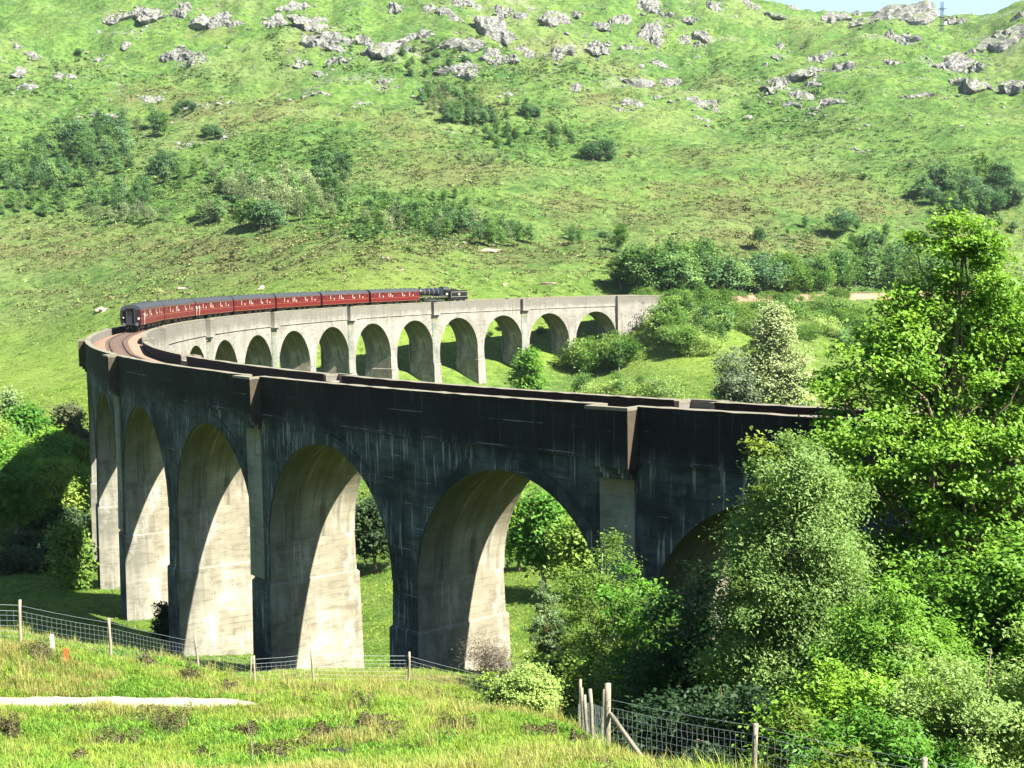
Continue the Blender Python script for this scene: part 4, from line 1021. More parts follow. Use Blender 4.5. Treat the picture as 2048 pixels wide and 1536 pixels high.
tree('rowan_tree', 19, p, H, [(0, 0, .75, .18, .18, .24), (.12, 0, .55, .24, .2, .2), (-.05, 0, .4, .26, .22, .22)], L_BRT, 110, 160, .5, .17, .08, 'bright green rowan with layered leaves beside the pointed birch', 'tree', nl=24, flat=.4)
p, H = tb(1392, 49, 1110)
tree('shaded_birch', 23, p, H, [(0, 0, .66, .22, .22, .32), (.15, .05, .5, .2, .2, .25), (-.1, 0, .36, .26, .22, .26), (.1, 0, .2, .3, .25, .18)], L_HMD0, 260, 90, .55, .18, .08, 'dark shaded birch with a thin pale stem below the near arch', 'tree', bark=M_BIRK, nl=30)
p, H = tb(1440, 38, 1330)
tree('shaded_undergrowth_bush', 27, p, H, BUSH, L_DRK, 200, 70, .4, .16, .05, 'dark low bush behind the right wire fence', 'bush', kids=('stem', 'foliage'), nl=20)
p, H = tb(1790, 36, 1140)
tree('young_ash_tree', 29, p, H, [(0, 0, .72, .2, .2, .26), (.16, 0, .56, .24, .22, .22), (-.18, .03, .5, .22, .2, .22), (0, 0, .32, .34, .3, .25), (.2, -.05, .25, .26, .25, .2)], L_BRT, 190, 250, .44, .125, .09, 'fresh green young ash with feathery leaves under the sycamore', 'tree', nl=45, width=.38)
p, H = tb(1985, 31, 1235)
tree('willow_scrub', 31, p, H, [(0, 0, .6, .42, .4, .38), (-.25, 0, .42, .35, .3, .3), (.2, .0, .5, .35, .3, .35), (-.02, -.1, .25, .5, .4, .25)], L_WIL, 200, 250, .34, .10, .07, 'pale willow scrub filling the lower right corner', 'bush', kids=('stem', 'foliage'), nl=40, width=.4)
p, H = tb(1760, 29, 1420)
tree('rhododendron_bush', 37, p, H, [(0, 0, .5, .6, .5, .45), (.5, 0, .4, .5, .4, .38), (-.45, .05, .42, .4, .4, .36)], L_BRT, 240, 60, .26, .16, .05, 'glossy green rhododendron below the willow scrub', 'bush', kids=('stem', 'foliage'), nl=30, width=.3)
p, H = tb(1600, 30.5, 1405)
tree('yellow_shrub', 41, p, H, [(0, 0, .62, .22, .2, .34), (.12, 0, .35, .25, .22, .3), (-.06, 0, .38, .22, .2, .3)], L_YEL, 130, 80, .24, .15, .035, 'yellow-green shrub behind the thin post of the right fence', 'bush', kids=('stem', 'foliage'), nl=24, width=.32)
p, H = tb(1705, 25.5, 1490)
tree('yellow_shrub', 43, p, H, BUSH, L_YEL, 80, 60, .2, .14, .03, 'small yellow-green shrub at the bottom edge near the right corner', 'bush', kids=('stem', 'foliage'), nl=16, width=.32)
p, H = tb(1735, 33, 1290)
tree('hazel_bush', 47, p, H, [(0, 0, .55, .4, .4, .42), (.3, .05, .45, .35, .3, .36), (-.25, 0, .4, .32, .3, .36)], L_SYC, 120, 190, .42, .13, .05, 'deep green hazel bush between the sallow tree and the young ash', 'bush', kids=('stem', 'foliage'), nl=30)
p, H = tb(2065, 57, 560)
tree('ash_tree', 57, p, H, [(0, 0, .6, .3, .28, .36), (-.2, 0, .45, .22, .2, .22), (.1, 0, .8, .2, .2, .18), (-.1, -.1, .3, .26, .24, .2)], L_SYC, 220, 190, .62, .18, .16, 'dense green ash tree at the right edge behind the sycamore', 'tree', nl=30)
p, H = tb(2030, 40, 1020)
tree('elder_tree', 53, p, H, ROUND, L_SYC, 170, 220, .6, .17, .1, 'green elder tree at the right edge below the sycamore crown', 'tree', nl=30)
p, H = tb(1085, 54, 1165)
tree('young_pine', 59, p, H, CONE, L_PIN, 300, 120, .42, .17, .06, 'young pine with upright shoots beside the sunlit pier', 'tree', nl=60, bark=plain('pine_bark', (.30, .16, .08), .9, .4, 4.), width=.22, top=.98, spray=.5, up=.3)
p, H = tb(1140, 52, 1265)
tree('olive_bush', 61, p, H, BUSH, L_BIR, 240, 70, .42, .17, .05, 'olive-green bush below the young pine', 'bush', kids=('stem', 'foliage'), nl=26)
p, H = tb(1042, 38.5, 1338)
tree('round_bush', 67, p, H, [(0, 0, .50, .64, .6, .52), (.30, .1, .38, .38, .36, .38), (-.38, .0, .36, .40, .38, .36), (.05, -.25, .5, .42, .36, .46)], L_WIL, 300, 130, .20, .085, .03, 'round light green bush beside the right fence posts', 'bush', kids=('stem', 'foliage'), nl=40, width=.45)
p, H = tb(962, 68, 1262)
tree('bare_shrub', 71, p, H, [(0, 0, .5, .4, .4, .45), (.3, 0, .35, .35, .3, .3)], L_DED, 120, 40, .5, .13, .05, 'dark twiggy shrub in front of the sunlit foot of the second pier', 'shrub', kids=('stem', 'twigs'), nl=60, width=.2)
p, H = tb(318, 118, 1200)
tree('rowan_sapling', 73, p, H, OVOID, L_DRK, 60, 40, .5, .3, .06, 'small dark rowan sapling at the foot of a sunlit pier', 'tree', nl=14)
# middle distance, inside and beyond the bend
p, H = tb(1545, 205, 588)
tree('aspen_tree', 79, p, H, [(0, 0, .58, .16, .16, .36), (.10, 0, .50, .14, .14, .27), (-.09, 0, .45, .13, .13, .27), (.02, 0, .82, .10, .10, .17), (.12, 0, .35, .13, .13, .2), (-.05, 0, .25, .15, .15, .18)], L_ASP, 820, 48, 1.0, .40, .28, 'tall silvery aspen standing in the meadow beyond the parapet', 'tree', nl=70, width=.6, inner=.5)
p, H = tb(1470, 200, 682)
tree('aspen_tree', 83, p, H, TALL, leaf_mat('leaf_aspen_grey', (.09, .15, .085), (.27, .34, .20)), 260, 40, .9, .42, .16, 'narrow grey-green aspen left of the tall silvery one', 'tree', nl=30, width=.5)
p, H = tb(1640, 190, 745)
tree('willow_bush', 85, p, H, BUSH, L_WIL, 160, 40, 1.1, .45, .12, 'pale willow bush right of the tall silvery aspen', 'bush', kids=('stem', 'foliage'), nl=20)
for px, D, pt, seed, mat, lob, lab in ((742, 150, 985, 89, L_DRK, ROUND, 'dark tree seen through the arch with the sunlit pier on its left'), (1085, 128, 962, 97, L_BRT, OVOID, 'bright green tree filling the right half of the second nearest arch'),
                              (1032, 140, 1000, 101, L_SYC, OVOID, 'leafy tree at the left of the second nearest arch opening'), (1150, 124, 1030, 103, L_BIR, OVOID, 'bright bush-like tree behind the pointed birch'),
                              (25, 250, 775, 107, L_PIN, CONE, 'pine at the left edge, top standing against the field'), (52, 248, 805, 109, L_BRT, ROUND, 'large bright leafy tree at the left edge beneath the field'), (142, 235, 800, 113, L_OLV, OVOID, 'pale olive tree beside the left end of the viaduct'),
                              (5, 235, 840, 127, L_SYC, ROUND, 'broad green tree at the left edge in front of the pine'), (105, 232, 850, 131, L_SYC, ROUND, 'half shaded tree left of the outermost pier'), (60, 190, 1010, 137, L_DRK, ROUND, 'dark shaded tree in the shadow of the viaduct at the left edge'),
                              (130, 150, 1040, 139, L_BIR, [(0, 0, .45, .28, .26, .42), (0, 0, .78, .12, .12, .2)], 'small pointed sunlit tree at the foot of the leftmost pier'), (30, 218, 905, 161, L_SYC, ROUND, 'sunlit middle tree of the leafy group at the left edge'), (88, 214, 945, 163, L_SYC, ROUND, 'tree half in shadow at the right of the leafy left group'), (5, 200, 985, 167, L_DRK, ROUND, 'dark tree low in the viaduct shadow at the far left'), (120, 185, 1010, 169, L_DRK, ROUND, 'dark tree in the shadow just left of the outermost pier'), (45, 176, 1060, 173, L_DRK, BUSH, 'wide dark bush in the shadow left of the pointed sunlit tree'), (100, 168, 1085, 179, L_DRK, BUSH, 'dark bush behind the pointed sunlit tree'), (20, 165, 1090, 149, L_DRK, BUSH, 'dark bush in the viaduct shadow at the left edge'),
                              (1060, 325, 692, 151, L_SYC, OVOID, 'round green bush-like tree in front of a small far arch')):
    p, H = tb(px, D, pt); big = lob is ROUND
    tree({'CONE': 'pine_tree'}.get('CONE' if lob is CONE else '', 'valley_tree'), seed, p, H, lob, mat, 200 if big else 130, 42, .085*H+.3, .30+.0012*D, .02*H+.03, lab, 'bush' if lob is BUSH else 'tree', nl=18, kids=('stem', 'foliage') if lob is BUSH else ('trunk', 'crown'))

g = np.random.default_rng(77)
LEFT = []
for i in range(16):
    px = g.uniform(-60, 150); D = g.uniform(184, 240); pt = 808+(240-D)*1.6+max(0, px-60)*.4+g.uniform(-12, 30); LEFT.append((px, D, pt))
for i, (px, D, pt) in enumerate(LEFT):
    p, H = tb(px, D, pt); big = H > 9
    tree('leafy_tree', 700+i, p, H, ROUND if i % 3 else OVOID, (L_SYC, L_BRT, L_BIR)[i % 3], 150, 46, .085*H+.3, .46, .02*H+.03, 'leafy green tree in the thick wood at the left edge below the field', 'tree', 'the thick wood at the left edge', nl=12)
# ------------------------------------------------------------------ trees of the hillside: a few shapes, many copies
PRO = {}
def proto_tree(key, lobes, mat, nc, per, cr, leaf, n=3, H=10., tr=.14, bark=None, **kw):
    L_ = []
    for i in range(n):
        g = np.random.default_rng(hash(key) % 1000 if False else sum(map(ord, key))*7+i)
        lb = [tuple(np.array(l)*g.uniform(.86, 1.14, 6)) for l in lobes]
        V, T, cc = crown(sum(map(ord, key))+i*13, H, lb, nc, per, cr, leaf, **kw)
        L_.append((limbs(i+3, H, cc, tr, .8, 9, sides=4).mesh('trunk', bark or M_BARK, True), quads_mesh('crown', V, T, mat)))
    PRO[key] = L_
L_HDK = leaf_mat('leaf_hill_dark', (.075, .185, .075), (.24, .42, .15)); L_HMD = leaf_mat('leaf_hill_mid', (.105, .245, .070), (.29, .49, .14)); L_HPL = leaf_mat('leaf_hill_pale', (.22, .30, .13), (.46, .55, .28)); L_HBR = leaf_mat('leaf_hill_bright', (.095, .23, .035), (.27, .45, .085))
proto_tree('dark', OVOID, L_HDK, 70, 22, 1.1, .66, 5); proto_tree('mid', OVOID, L_HMD, 70, 22, 1.1, .66, 5); proto_tree('pale', OVOID, L_HPL, 55, 20, 1.05, .52, 5, bark=M_BIRK)
proto_tree('round', ROUND, L_HMD, 100, 26, 1.35, .66, 4); proto_tree('rounddark', ROUND, L_HDK, 100, 26, 1.35, .66, 4); proto_tree('bright', ROUND, L_HBR, 120, 28, 1.25, .58, 4); proto_tree('birch', OVOID, L_HBR, 95, 26, 1.0, .5, 4, bark=M_BIRK)
proto_tree('pine', [(0, 0, .3, .2, .2, .2), (0, 0, .5, .17, .17, .2), (0, 0, .72, .11, .11, .18), (0, 0, .9, .05, .05, .1)], L_HDK, 60, 14, .9, .8, 3)
proto_tree('bush', BUSH, L_HBR, 100, 24, 1.7, .72, 4, tr=.1); proto_tree('bushpale', BUSH, L_WIL, 100, 24, 1.7, .66, 3, tr=.1)
FIRST = {}
def hill_tree(key, p, H, label, group, g, name='hill_tree', cat='tree', wide=1.):
    tm, cm_ = PRO[key][int(g.integers(len(PRO[key])))]
    bush = key.startswith('bush')
    r = empty(name, p, g.uniform(0, 6.28), label, cat, group, scale=(H/10*wide*g.uniform(.85, 1.15), H/10*wide*g.uniform(.85, 1.15), H/10))
    link_mesh('stem' if bush else 'trunk', tm, r); link_mesh('foliage' if bush else 'crown', cm_, r)
SMALL = []                                               # trees too small and too many to tell apart: one object further down
def cluster(cx, cy, rx, ry, n, hlo, hhi, key, label, group, rmin=330., name='hill_tree', cat='tree', wide=1., seed=0):
    g = np.random.default_rng(int(cx*7+cy*13+seed)); pts = []
    for i in range(n):
        best = None
        for _ in range(6):                               # spread them out
            a = g.uniform(0, 2*PI); q = math.sqrt(g.random()); c = (cx+rx*q*math.cos(a), cy+ry*q*math.sin(a))
            m = min([abs(c[0]-d_[0])+2*abs(c[1]-d_[1]) for d_ in pts], default=99)
            if best is None or m > best[0]: best = (m, c)
        pts.append(best[1])
    for px, py in pts:
        p, r_ = at(px, py, rmin)
        H = g.uniform(hlo, hhi)*r_/FPX
        if name == 'hill_tree' and hhi <= 32 and n >= 7:
            SMALL.append((p, H, key[0] if not isinstance(key, str) else key)); continue
        p[2] -= .04*H
        k_ = key if isinstance(key, str) else key[int(g.integers(len(key)))]
        nm_ = {'pale': 'hill_birch', 'pine': 'hill_pine'}.get(k_, name) if name == 'hill_tree' else name
        hill_tree(k_, p, H, label, group, g, nm_, cat, wide)
CL = [
 (190, 300, 75, 30, 17, 30, 58, ('dark', 'rounddark', 'mid'), 'dark tree in the wooded hollow on the left part of the hillside', 'trees in the wooded hollow'),
 (210, 262, 110, 18, 12, 24, 44, ('mid', 'dark', 'pale'), 'tree in the straggling upper fringe of the wooded hollow', 'upper fringe of the hollow'),
 (150, 330, 130, 30, 22, 22, 40, ('mid', 'mid', 'dark'), 'slender green tree in the bracken around the wooded hollow', 'slender trees around the hollow'),
 (60, 420, 70, 20, 10, 22, 38, ('mid', 'pale'), 'thin pale tree on the lower slope near the left edge', 'thin trees near the left edge'),
 (430, 365, 90, 30, 16, 22, 40, ('pale', 'mid'), 'thin scattered birch above the birch wood', 'scattered birches above the wood'),
 (640, 415, 60, 30, 16, 34, 52, ('pale', 'mid', 'mid'), 'birch in the right half of the birch wood', 'right half of the birch wood'),
 (500, 395, 60, 24, 14, 40, 58, ('pale', 'pale', 'mid'), 'grey birch in the upper left part of the birch wood', 'upper part of the birch wood'),
 (850, 405, 120, 16, 12, 14, 26, ('mid', 'pale'), 'little tree dotted over the slope above the long wood', 'little trees above the long wood'),
 (1020, 250, 90, 40, 14, 14, 24, ('mid', 'dark'), 'tiny tree in the bracken right of the high plantation', 'tiny trees right of the plantation'),
 (860, 130, 90, 30, 14, 16, 26, ('dark', 'mid'), 'small dark tree in the gully among the crags', 'small trees in the gully'),
 (1300, 540, 90, 12, 10, 22, 38, ('mid', 'bright'), 'small green tree on the slope above the tree belt', 'small trees above the belt'),
 (1790, 500, 110, 20, 14, 24, 44, ('mid', 'dark', 'bright'), 'tree on the slope between the tall pine and the knoll', 'trees between pine and knoll'),
 (40, 360, 55, 30, 10, 30, 52, ('dark', 'mid'), 'dark tree in the scattered row at the left edge of the hillside', 'trees at the left edge of the hillside'),
 (110, 375, 60, 20, 8, 28, 48, ('dark', 'mid'), 'slim dark tree standing in bracken below the wooded hollow', 'slim trees in bracken'),
 (330, 352, 26, 18, 6, 36, 52, ('dark', 'rounddark'), 'dark tree in the compact clump right of the wooded hollow', 'compact dark clump'),
 (240, 405, 65, 22, 11, 32, 50, ('dark', 'mid', 'rounddark'), 'dark tree in the lower group beneath the compact clump', 'lower dark group'),
 (424, 278, 18, 8, 3, 24, 32, ('rounddark',), 'small dark tree on the brown heather bank', 'three small trees on the heather bank'),
 (366, 226, 22, 8, 4, 20, 26, ('rounddark',), 'small dark bushy tree just below the pale crag in heather', 'bushy trees below the crag'),
 (325, 268, 14, 10, 3, 34, 46, ('dark', 'mid'), 'dark tree on the slope below the bushy trees', 'trees below the bushy trees'),
 (560, 415, 75, 32, 30, 48, 72, ('pale', 'pale', 'mid'), 'thin grey-green birch in the birch wood left of the middle of the hillside', 'the grey-green birch wood'),
 (515, 455, 48, 8, 8, 46, 64, ('dark', 'rounddark', 'mid'), 'dark tree along the lower edge of the birch wood', 'dark trees along the birch wood edge'),
 (425, 440, 30, 10, 8, 34, 52, ('pale', 'mid'), 'tree at the left end of the birch wood', 'trees at the left end of the birch wood'),
 (260, 440, 90, 8, 12, 26, 40, ('pale',), 'low pale scrub tree left of the birch wood', 'pale scrub trees'),
 (665, 345, 40, 35, 12, 26, 46, ('mid', 'dark'), 'green tree above the right end of the birch wood', 'trees above the birch wood'),
 (790, 450, 60, 18, 13, 36, 56, ('pale', 'mid', 'mid'), 'tree in the left half of the long wood below the brown slope', 'left half of the long wood'),
 (895, 465, 60, 14, 12, 36, 58, ('mid', 'dark', 'pale'), 'tree in the middle of the long wood below the brown slope', 'middle of the long wood'),
 (1010, 485, 55, 12, 12, 38, 58, ('dark', 'mid', 'pale'), 'tree at the right end of the long wood below the brown slope', 'right end of the long wood'),
 (735, 470, 30, 12, 5, 22, 34, ('mid',), 'small tree left of the long wood', 'small trees left of the long wood'),
 (905, 215, 62, 24, 26, 26, 38, ('pale', 'mid'), 'grey-green tree in the plantation high on the middle of the hillside', 'the high plantation'),
 (945, 245, 58, 6, 13, 28, 38, ('pine', 'dark'), 'dark conifer along the lower edge of the high plantation', 'dark edge of the high plantation'),
 (1062, 232, 24, 6, 5, 24, 32, ('rounddark', 'pine'), 'dark tree in the short row right of the high plantation', 'short row right of the plantation'),
 (1005, 278, 36, 22, 8, 18, 30, ('mid', 'dark'), 'small tree scattered below the high plantation', 'small trees below the plantation'),
 (1115, 282, 34, 16, 8, 18, 30, ('mid', 'dark'), 'small tree in bracken right of the scattered small trees', 'small trees in bracken'),
 (1198, 318, 28, 6, 7, 32, 44, ('rounddark', 'pine'), 'dark pine in the isolated clump in the middle of the slope', 'isolated dark pine clump'),
 (1272, 312, 12, 6, 3, 20, 28, ('pale',), 'pale little tree right of the isolated pine clump', 'pale trees by the pine clump'),
 (960, 322, 90, 9, 16, 16, 26, ('pale',), 'low pale scrub on the brown bank in the middle of the slope', 'pale scrub on the brown bank'),
 (1150, 484, 14, 6, 3, 26, 38, ('dark', 'mid'), 'dark little tree right of the long wood', 'little trees right of the long wood'),
 (1940, 400, 100, 42, 34, 36, 60, ('rounddark', 'dark', 'dark', 'mid'), 'dark tree on the wooded knoll at the right', 'trees on the wooded knoll'),
 (1950, 470, 90, 20, 12, 24, 40, ('mid', 'dark'), 'green tree at the foot of the wooded knoll', 'trees at the foot of the knoll'),
 (1330, 575, 95, 16, 20, 64, 100, ('birch', 'mid', 'dark', 'round'), 'green birch in the belt of trees behind the far end of the viaduct', 'tree belt behind the far end'),
 (1420, 585, 60, 8, 9, 60, 96, ('mid', 'round', 'dark'), 'green tree in the belt left of the dark domed tree', 'belt left of the domed tree'),
 (1605, 582, 50, 8, 9, 56, 84, ('bright', 'birch', 'round'), 'light green tree in the belt right of the dark domed tree', 'belt right of the domed tree'),
 (1680, 572, 40, 8, 7, 50, 80, ('mid', 'birch', 'round'), 'green tree beside the tall dark pine above the railway', 'trees by the tall pine'),
 (1860, 575, 90, 12, 16, 50, 90, ('mid', 'round', 'dark', 'birch'), 'green tree above the railway behind the sycamore', 'trees behind the sycamore'),
]
for a in CL: cluster(*a[:10])
CM = [
 (1620, 603, 110, 5, 18, 16, 28, ('bush', 'bush', 'bright'), 'low bush along the edge of the railway ballast on the embankment', 'low bushes beside the track', 300., 'embankment_bush', 'bush'),
 (1420, 600, 70, 6, 10, 18, 34, ('bush', 'bright'), 'leafy bush hiding the track between the abutment and the aspen', 'bushes hiding the track', 300., 'embankment_bush', 'bush'),
 (1390, 672, 72, 46, 36, 44, 72, ('bush', 'bushpale', 'birch', 'bright', 'mid'), 'leafy bush on the embankment right of the far abutment', 'embankment bushes by the far abutment', 260., 'embankment_bush', 'bush'),
 (1320, 610, 60, 8, 12, 26, 44, ('bush', 'bright'), 'bright bush on the crest of the embankment beside the far abutment', 'bushes on the embankment crest', 300., 'embankment_bush', 'bush'),
 (1600, 650, 140, 34, 34, 30, 52, ('bush', 'bush', 'bushpale'), 'bush on the railway embankment behind the silvery aspen', 'embankment bushes behind the aspen', 260., 'embankment_bush', 'bush'),
 (1210, 735, 60, 12, 10, 50, 74, ('bush', 'birch', 'bright'), 'leafy bush in front of the last far arches', 'bushes before the last arches', 250., 'valley_bush', 'bush'),
 (1230, 800, 110, 10, 16, 40, 62, ('bushpale', 'bushpale', 'birch'), 'pale willow bush in the meadow beyond the parapet', 'willow bushes in the meadow', 180., 'valley_bush', 'bush'),
 (1730, 690, 60, 20, 9, 26, 40, ('bush', 'round'), 'dark green bush at the edge of the meadow left of the sycamore', 'bushes at the meadow edge', 240., 'valley_bush', 'bush'),
]
for a in CM: cluster(*a)
for px, D, pt, key, lab in ((1010, 378, 640, 'rounddark', 'dark tree seen through the fourth arch from the far end'), (1105, 388, 632, 'round', 'green tree seen through the third arch from the far end'), (1085, 380, 650, 'rounddark', 'dark tree behind the bush in the third far arch'), (1195, 398, 628, 'round', 'green tree seen through the last far arch'),
                        (1215, 390, 650, 'birch', 'light green birch in the last far arch'), (985, 372, 660, 'rounddark', 'dark shaded tree in the fifth arch from the far end'), (1140, 390, 640, 'dark', 'dark tree between the last two far arches'), (925, 368, 690, 'round', 'green bush-like tree in the sixth arch from the far end')):
    p, H = tb(px, D, pt); hill_tree(key, p, H, lab, None, np.random.default_rng(px), 'valley_tree')
SG = [(1240, 504, 56, 'birch', 'slender birch alone below the brown slope, right of centre'), (1519, 497, 46, 'dark', 'lone dark tree with a long shadow on the brown heather, right of centre'), (1686, 470, 56, 'rounddark', 'stout dark tree standing alone above the railway'), (1713, 466, 34, 'mid', 'small green tree right beside the stout dark one'),
      (1729, 360, 14, 'rounddark', 'tiny round dark tree alone on the open slope'), (1611, 456, 24, 'mid', 'small thin tree left of the stout dark tree'), (1208, 482, 24, 'rounddark', 'low dark bush left of the slender birch'), (1820, 334, 11, 'rounddark', 'tiny dark bush high above the wooded knoll'),
      (1524, 588, 84, 'rounddark', 'dark green domed tree above the railway'), (1738, 575, 112, 'pine', 'tall dark olive pine above the railway'), (158, 112, 16, 'rounddark', 'small dark bush high on the left below the crags'), (1575, 470, 14, 'mid', 'tiny tree left of the small thin tree'), (60, 480, 12, 'mid', 'tiny bush on the brown slope at the left')]
for px, py, h, key, lab in SG:
    p, r_ = at(px, py, 330); hill_tree(key, p, h*r_/FPX, lab, None, np.random.default_rng(px+py), wide=1.25 if key == 'rounddark' else 1.1)
# ------------------------------------------------------------------ rock outcrops
def rock_mat():
    t = NT('gneiss', .95, .15); P_ = t.coord('Object'); G_ = t.n('ShaderNodeNewGeometry')
    c = t.mix(t.ramp(t.noise(P_, .45, 8, .7), .32, .66), (.18, .175, .165), (.44, .43, .40))
    c = t.mix(t.math('MULTIPLY', t.ramp(t.noise(t.scale(P_, (.6, .6, 2.4)), .9, 6, .7), .48, .60), .85), c, (.055, .052, .048))
    up = t.sep(G_.outputs['Normal'])[2]
    gr = t.math('MULTIPLY', t.ramp(up, .55, .85), t.ramp(t.noise(P_, .28, 6, .7), .47, .55))
    c = t.mix(gr, c, (.17, .23, .06))
    t.color(c); t.bump(t.noise(P_, 1.6, 8, .75), 1., .6); return t.m
M_ROCK = rock_mat(); M_SCAR = plain('bare_soil', (.46, .36, .27), .95, .35, .8)
import bmesh
_bm = bmesh.new(); bmesh.ops.create_icosphere(_bm, subdivisions=4, radius=1.); _bm.verts.ensure_lookup_table()
ICO_V = np.array([v.co[:] for v in _bm.verts]); ICO_F = [tuple(v.index for v in f.verts) for f in _bm.faces]; _bm.free()
_bm = bmesh.new(); bmesh.ops.create_icosphere(_bm, subdivisions=2, radius=1.); ICO2_V = np.array([v.co[:] for v in _bm.verts]); ICO2_F = [tuple(v.index for v in f.verts) for f in _bm.faces]; _bm.free()
def rock_mesh(seed, rx, ry, rz, V0, F0, mat, planes=26, rough=.16):
    g = np.random.default_rng(seed)
    n = g.normal(size=(planes, 3))*np.array([1, 1, .8]); n /= np.linalg.norm(n, axis=1)[:, None]; h = g.uniform(.62, 1., planes)
    d = V0@n.T; r = np.min(np.where(d > .05, h/np.maximum(d, .05), 9), axis=1); r = np.minimum(r, 1.25)
    lum = fbm(V0[:, 0]*2.3+seed, V0[:, 1]*2.3+V0[:, 2]*2.9, 3, seed % 50)*.34
    st = np.sin(V0[:, 2]*9+V0[:, 0]*3+seed)*.035
    r = r*(1+lum+st+g.normal(0, rough*.22, len(V0)))
    V = V0*r[:, None]*np.array([rx, ry, rz])
    me = bpy.data.meshes.new('rock'); me.from_pydata(V.tolist(), [], F0); me.materials.append(mat); me.update(); return me
OUT = [(239, 36, 65, 22), (300, 34, 60, 24), (362, 24, 40, 22), (427, 44, 75, 30), (588, 14, 68, 30), (547, 48, 34, 38), (625, 51, 85, 38), (642, 89, 90, 30), (342, 113, 75, 20), (386, 120, 36, 16), (61, 111, 24, 14), (34, 89, 30, 12), (300, 202, 78, 16), (222, 236, 58, 20), (454, 205, 28, 14), (642, 186, 40, 14),
 (595, 126, 44, 20), (677, 123, 44, 20), (126, 154, 44, 20), (44, 143, 28, 20), (444, 277, 30, 12), (376, 290, 20, 9), (198, 120, 14, 9), (253, 89, 20, 10),
 (786, 17, 30, 30), (919, 10, 62, 24), (902, 32, 50, 22), (861, 17, 24, 14), (998, 27, 38, 22), (1042, 34, 30, 20), (1107, 38, 65, 36), (1152, 26, 34, 18), (1292, 14, 68, 28), (1330, 29, 50, 20), (1240, 44, 38, 38), (1305, 65, 55, 38), (1203, 56, 38, 18), (994, 65, 75, 40), (830, 75, 65, 28), (919, 90, 75, 22), (984, 108, 44, 24), (1025, 120, 34, 20),
 (1050, 106, 55, 34), (1121, 109, 60, 40), (1193, 99, 50, 20), (1261, 97, 50, 16), (759, 106, 75, 40), (926, 143, 85, 32), (772, 162, 30, 14), (1322, 130, 75, 20), (1261, 162, 95, 22), (1340, 171, 50, 28), (1015, 187, 17, 9), (1155, 176, 30, 14), (721, 207, 20, 7), (1271, 208, 44, 16),
 (1423, 10, 38, 20), (1492, 7, 68, 20), (1594, 14, 44, 14), (1659, 18, 32, 18), (1662, 41, 48, 38), (1789, 34, 150, 52), (1854, 34, 38, 40), (1915, 44, 38, 24), (1997, 82, 105, 66), (1406, 72, 28, 24), (1368, 82, 40, 28), (1560, 94, 22, 16), (1553, 115, 18, 12), (1632, 120, 62, 30), (1683, 137, 50, 18), (1611, 149, 55, 20), (1546, 167, 44, 28), (1604, 198, 80, 38), (1662, 205, 50, 14), (1782, 126, 30, 20), (1806, 79, 50, 20),
 (1895, 133, 90, 38), (1950, 137, 30, 20), (1946, 171, 62, 38), (2025, 178, 60, 38), (1392, 205, 32, 24), (1428, 215, 24, 16), (1403, 239, 34, 9), (1498, 236, 8, 6), (1723, 304, 10, 10), (1850, 191, 44, 14), (2038, 34, 30, 28)]
_g = np.random.default_rng(91)
for cx, cy, w_, h_ in list(OUT):
    if w_ >= 44 and cy < 215 and _g.random() < .95: OUT.append((int(cx+_g.normal(0, w_*.8)), int(max(4, cy+_g.normal(4, 13))), int(_g.uniform(18, 44)), int(_g.uniform(9, 19))))
SPECIAL = {(1789, 34): 'broad grey crag on the skyline left of the radio mast', (1854, 34): 'pale blocky crag just below the radio mast', (1997, 82): 'big rough grey crag at the top right corner', (588, 14): 'smooth pale dome of rock at the top edge, left of the middle', (994, 65): 'tall stepped pale crag high in the middle of the hillside',
           (984, 108): 'square pale block at the foot of the stepped crag', (926, 143): 'dark overhung crag above the high plantation', (759, 106): 'brown rough crag left of the dark gully', (300, 202): 'pale crag in brown heather on the left of the hillside', (1604, 198): 'scree-like crag on the right part of the slope', (1261, 162): 'long low ledge of pale rock right of the middle',
           (2025, 178): 'ribbed grey crag at the right edge', (1946, 171): 'rounded pale crag left of the ribbed one', (1895, 133): 'long row of grey ledges below the right skyline', (1305, 65): 'steep grey slab below the top edge, right of the middle', (1121, 109): 'brown broken crag right of the stepped crag', (1723, 304): 'lone pale boulder on the open green slope above the railway', (1498, 236): 'small white boulder alone on the green slope right of centre',
           (1015, 187): 'white boulder right of the high plantation', (1662, 41): 'pale crag under a knob on the skyline', (1659, 18): 'pale knob of rock on the skyline', (2038, 34): 'dark crag at the top right edge on the skyline', (342, 113): 'flat pale outcrop in the upper left slope', (427, 44): 'long broken outcrop near the top left', (239, 36): 'slanting pale slab near the top left corner',
           (1632, 120): 'slanting row of pale rocks below the skyline knob'}
def region(px, py):
    if py < 70: v = ('near the top edge', 'near the top edge')
    elif py < 150: v = ('on the upper slope', 'on the upper slope')
    else: v = ('on the middle slope', 'on the middle slope')
    h = 'left' if px < 500 else 'left middle' if px < 800 else 'centre' if px < 1200 else 'right middle' if px < 1600 else 'right'
    return 'grey rock outcrop %s, in the %s of the hillside' % (v[0], h), 'rock outcrops %s, %s' % (v[0], h)
ROCKP = []
def slope_frame(x, y, e=6.):
    gx = (g1(x+e, y)-g1(x-e, y))/(2*e); gy = (g1(x, y+e)-g1(x, y-e))/(2*e)
    n = np.array([-gx, -gy, 1.]); n /= np.linalg.norm(n)
    u = np.array([RT[0], RT[1], 0]); u -= n*(u@n); u /= np.linalg.norm(u)
    return u, np.cross(n, u), n
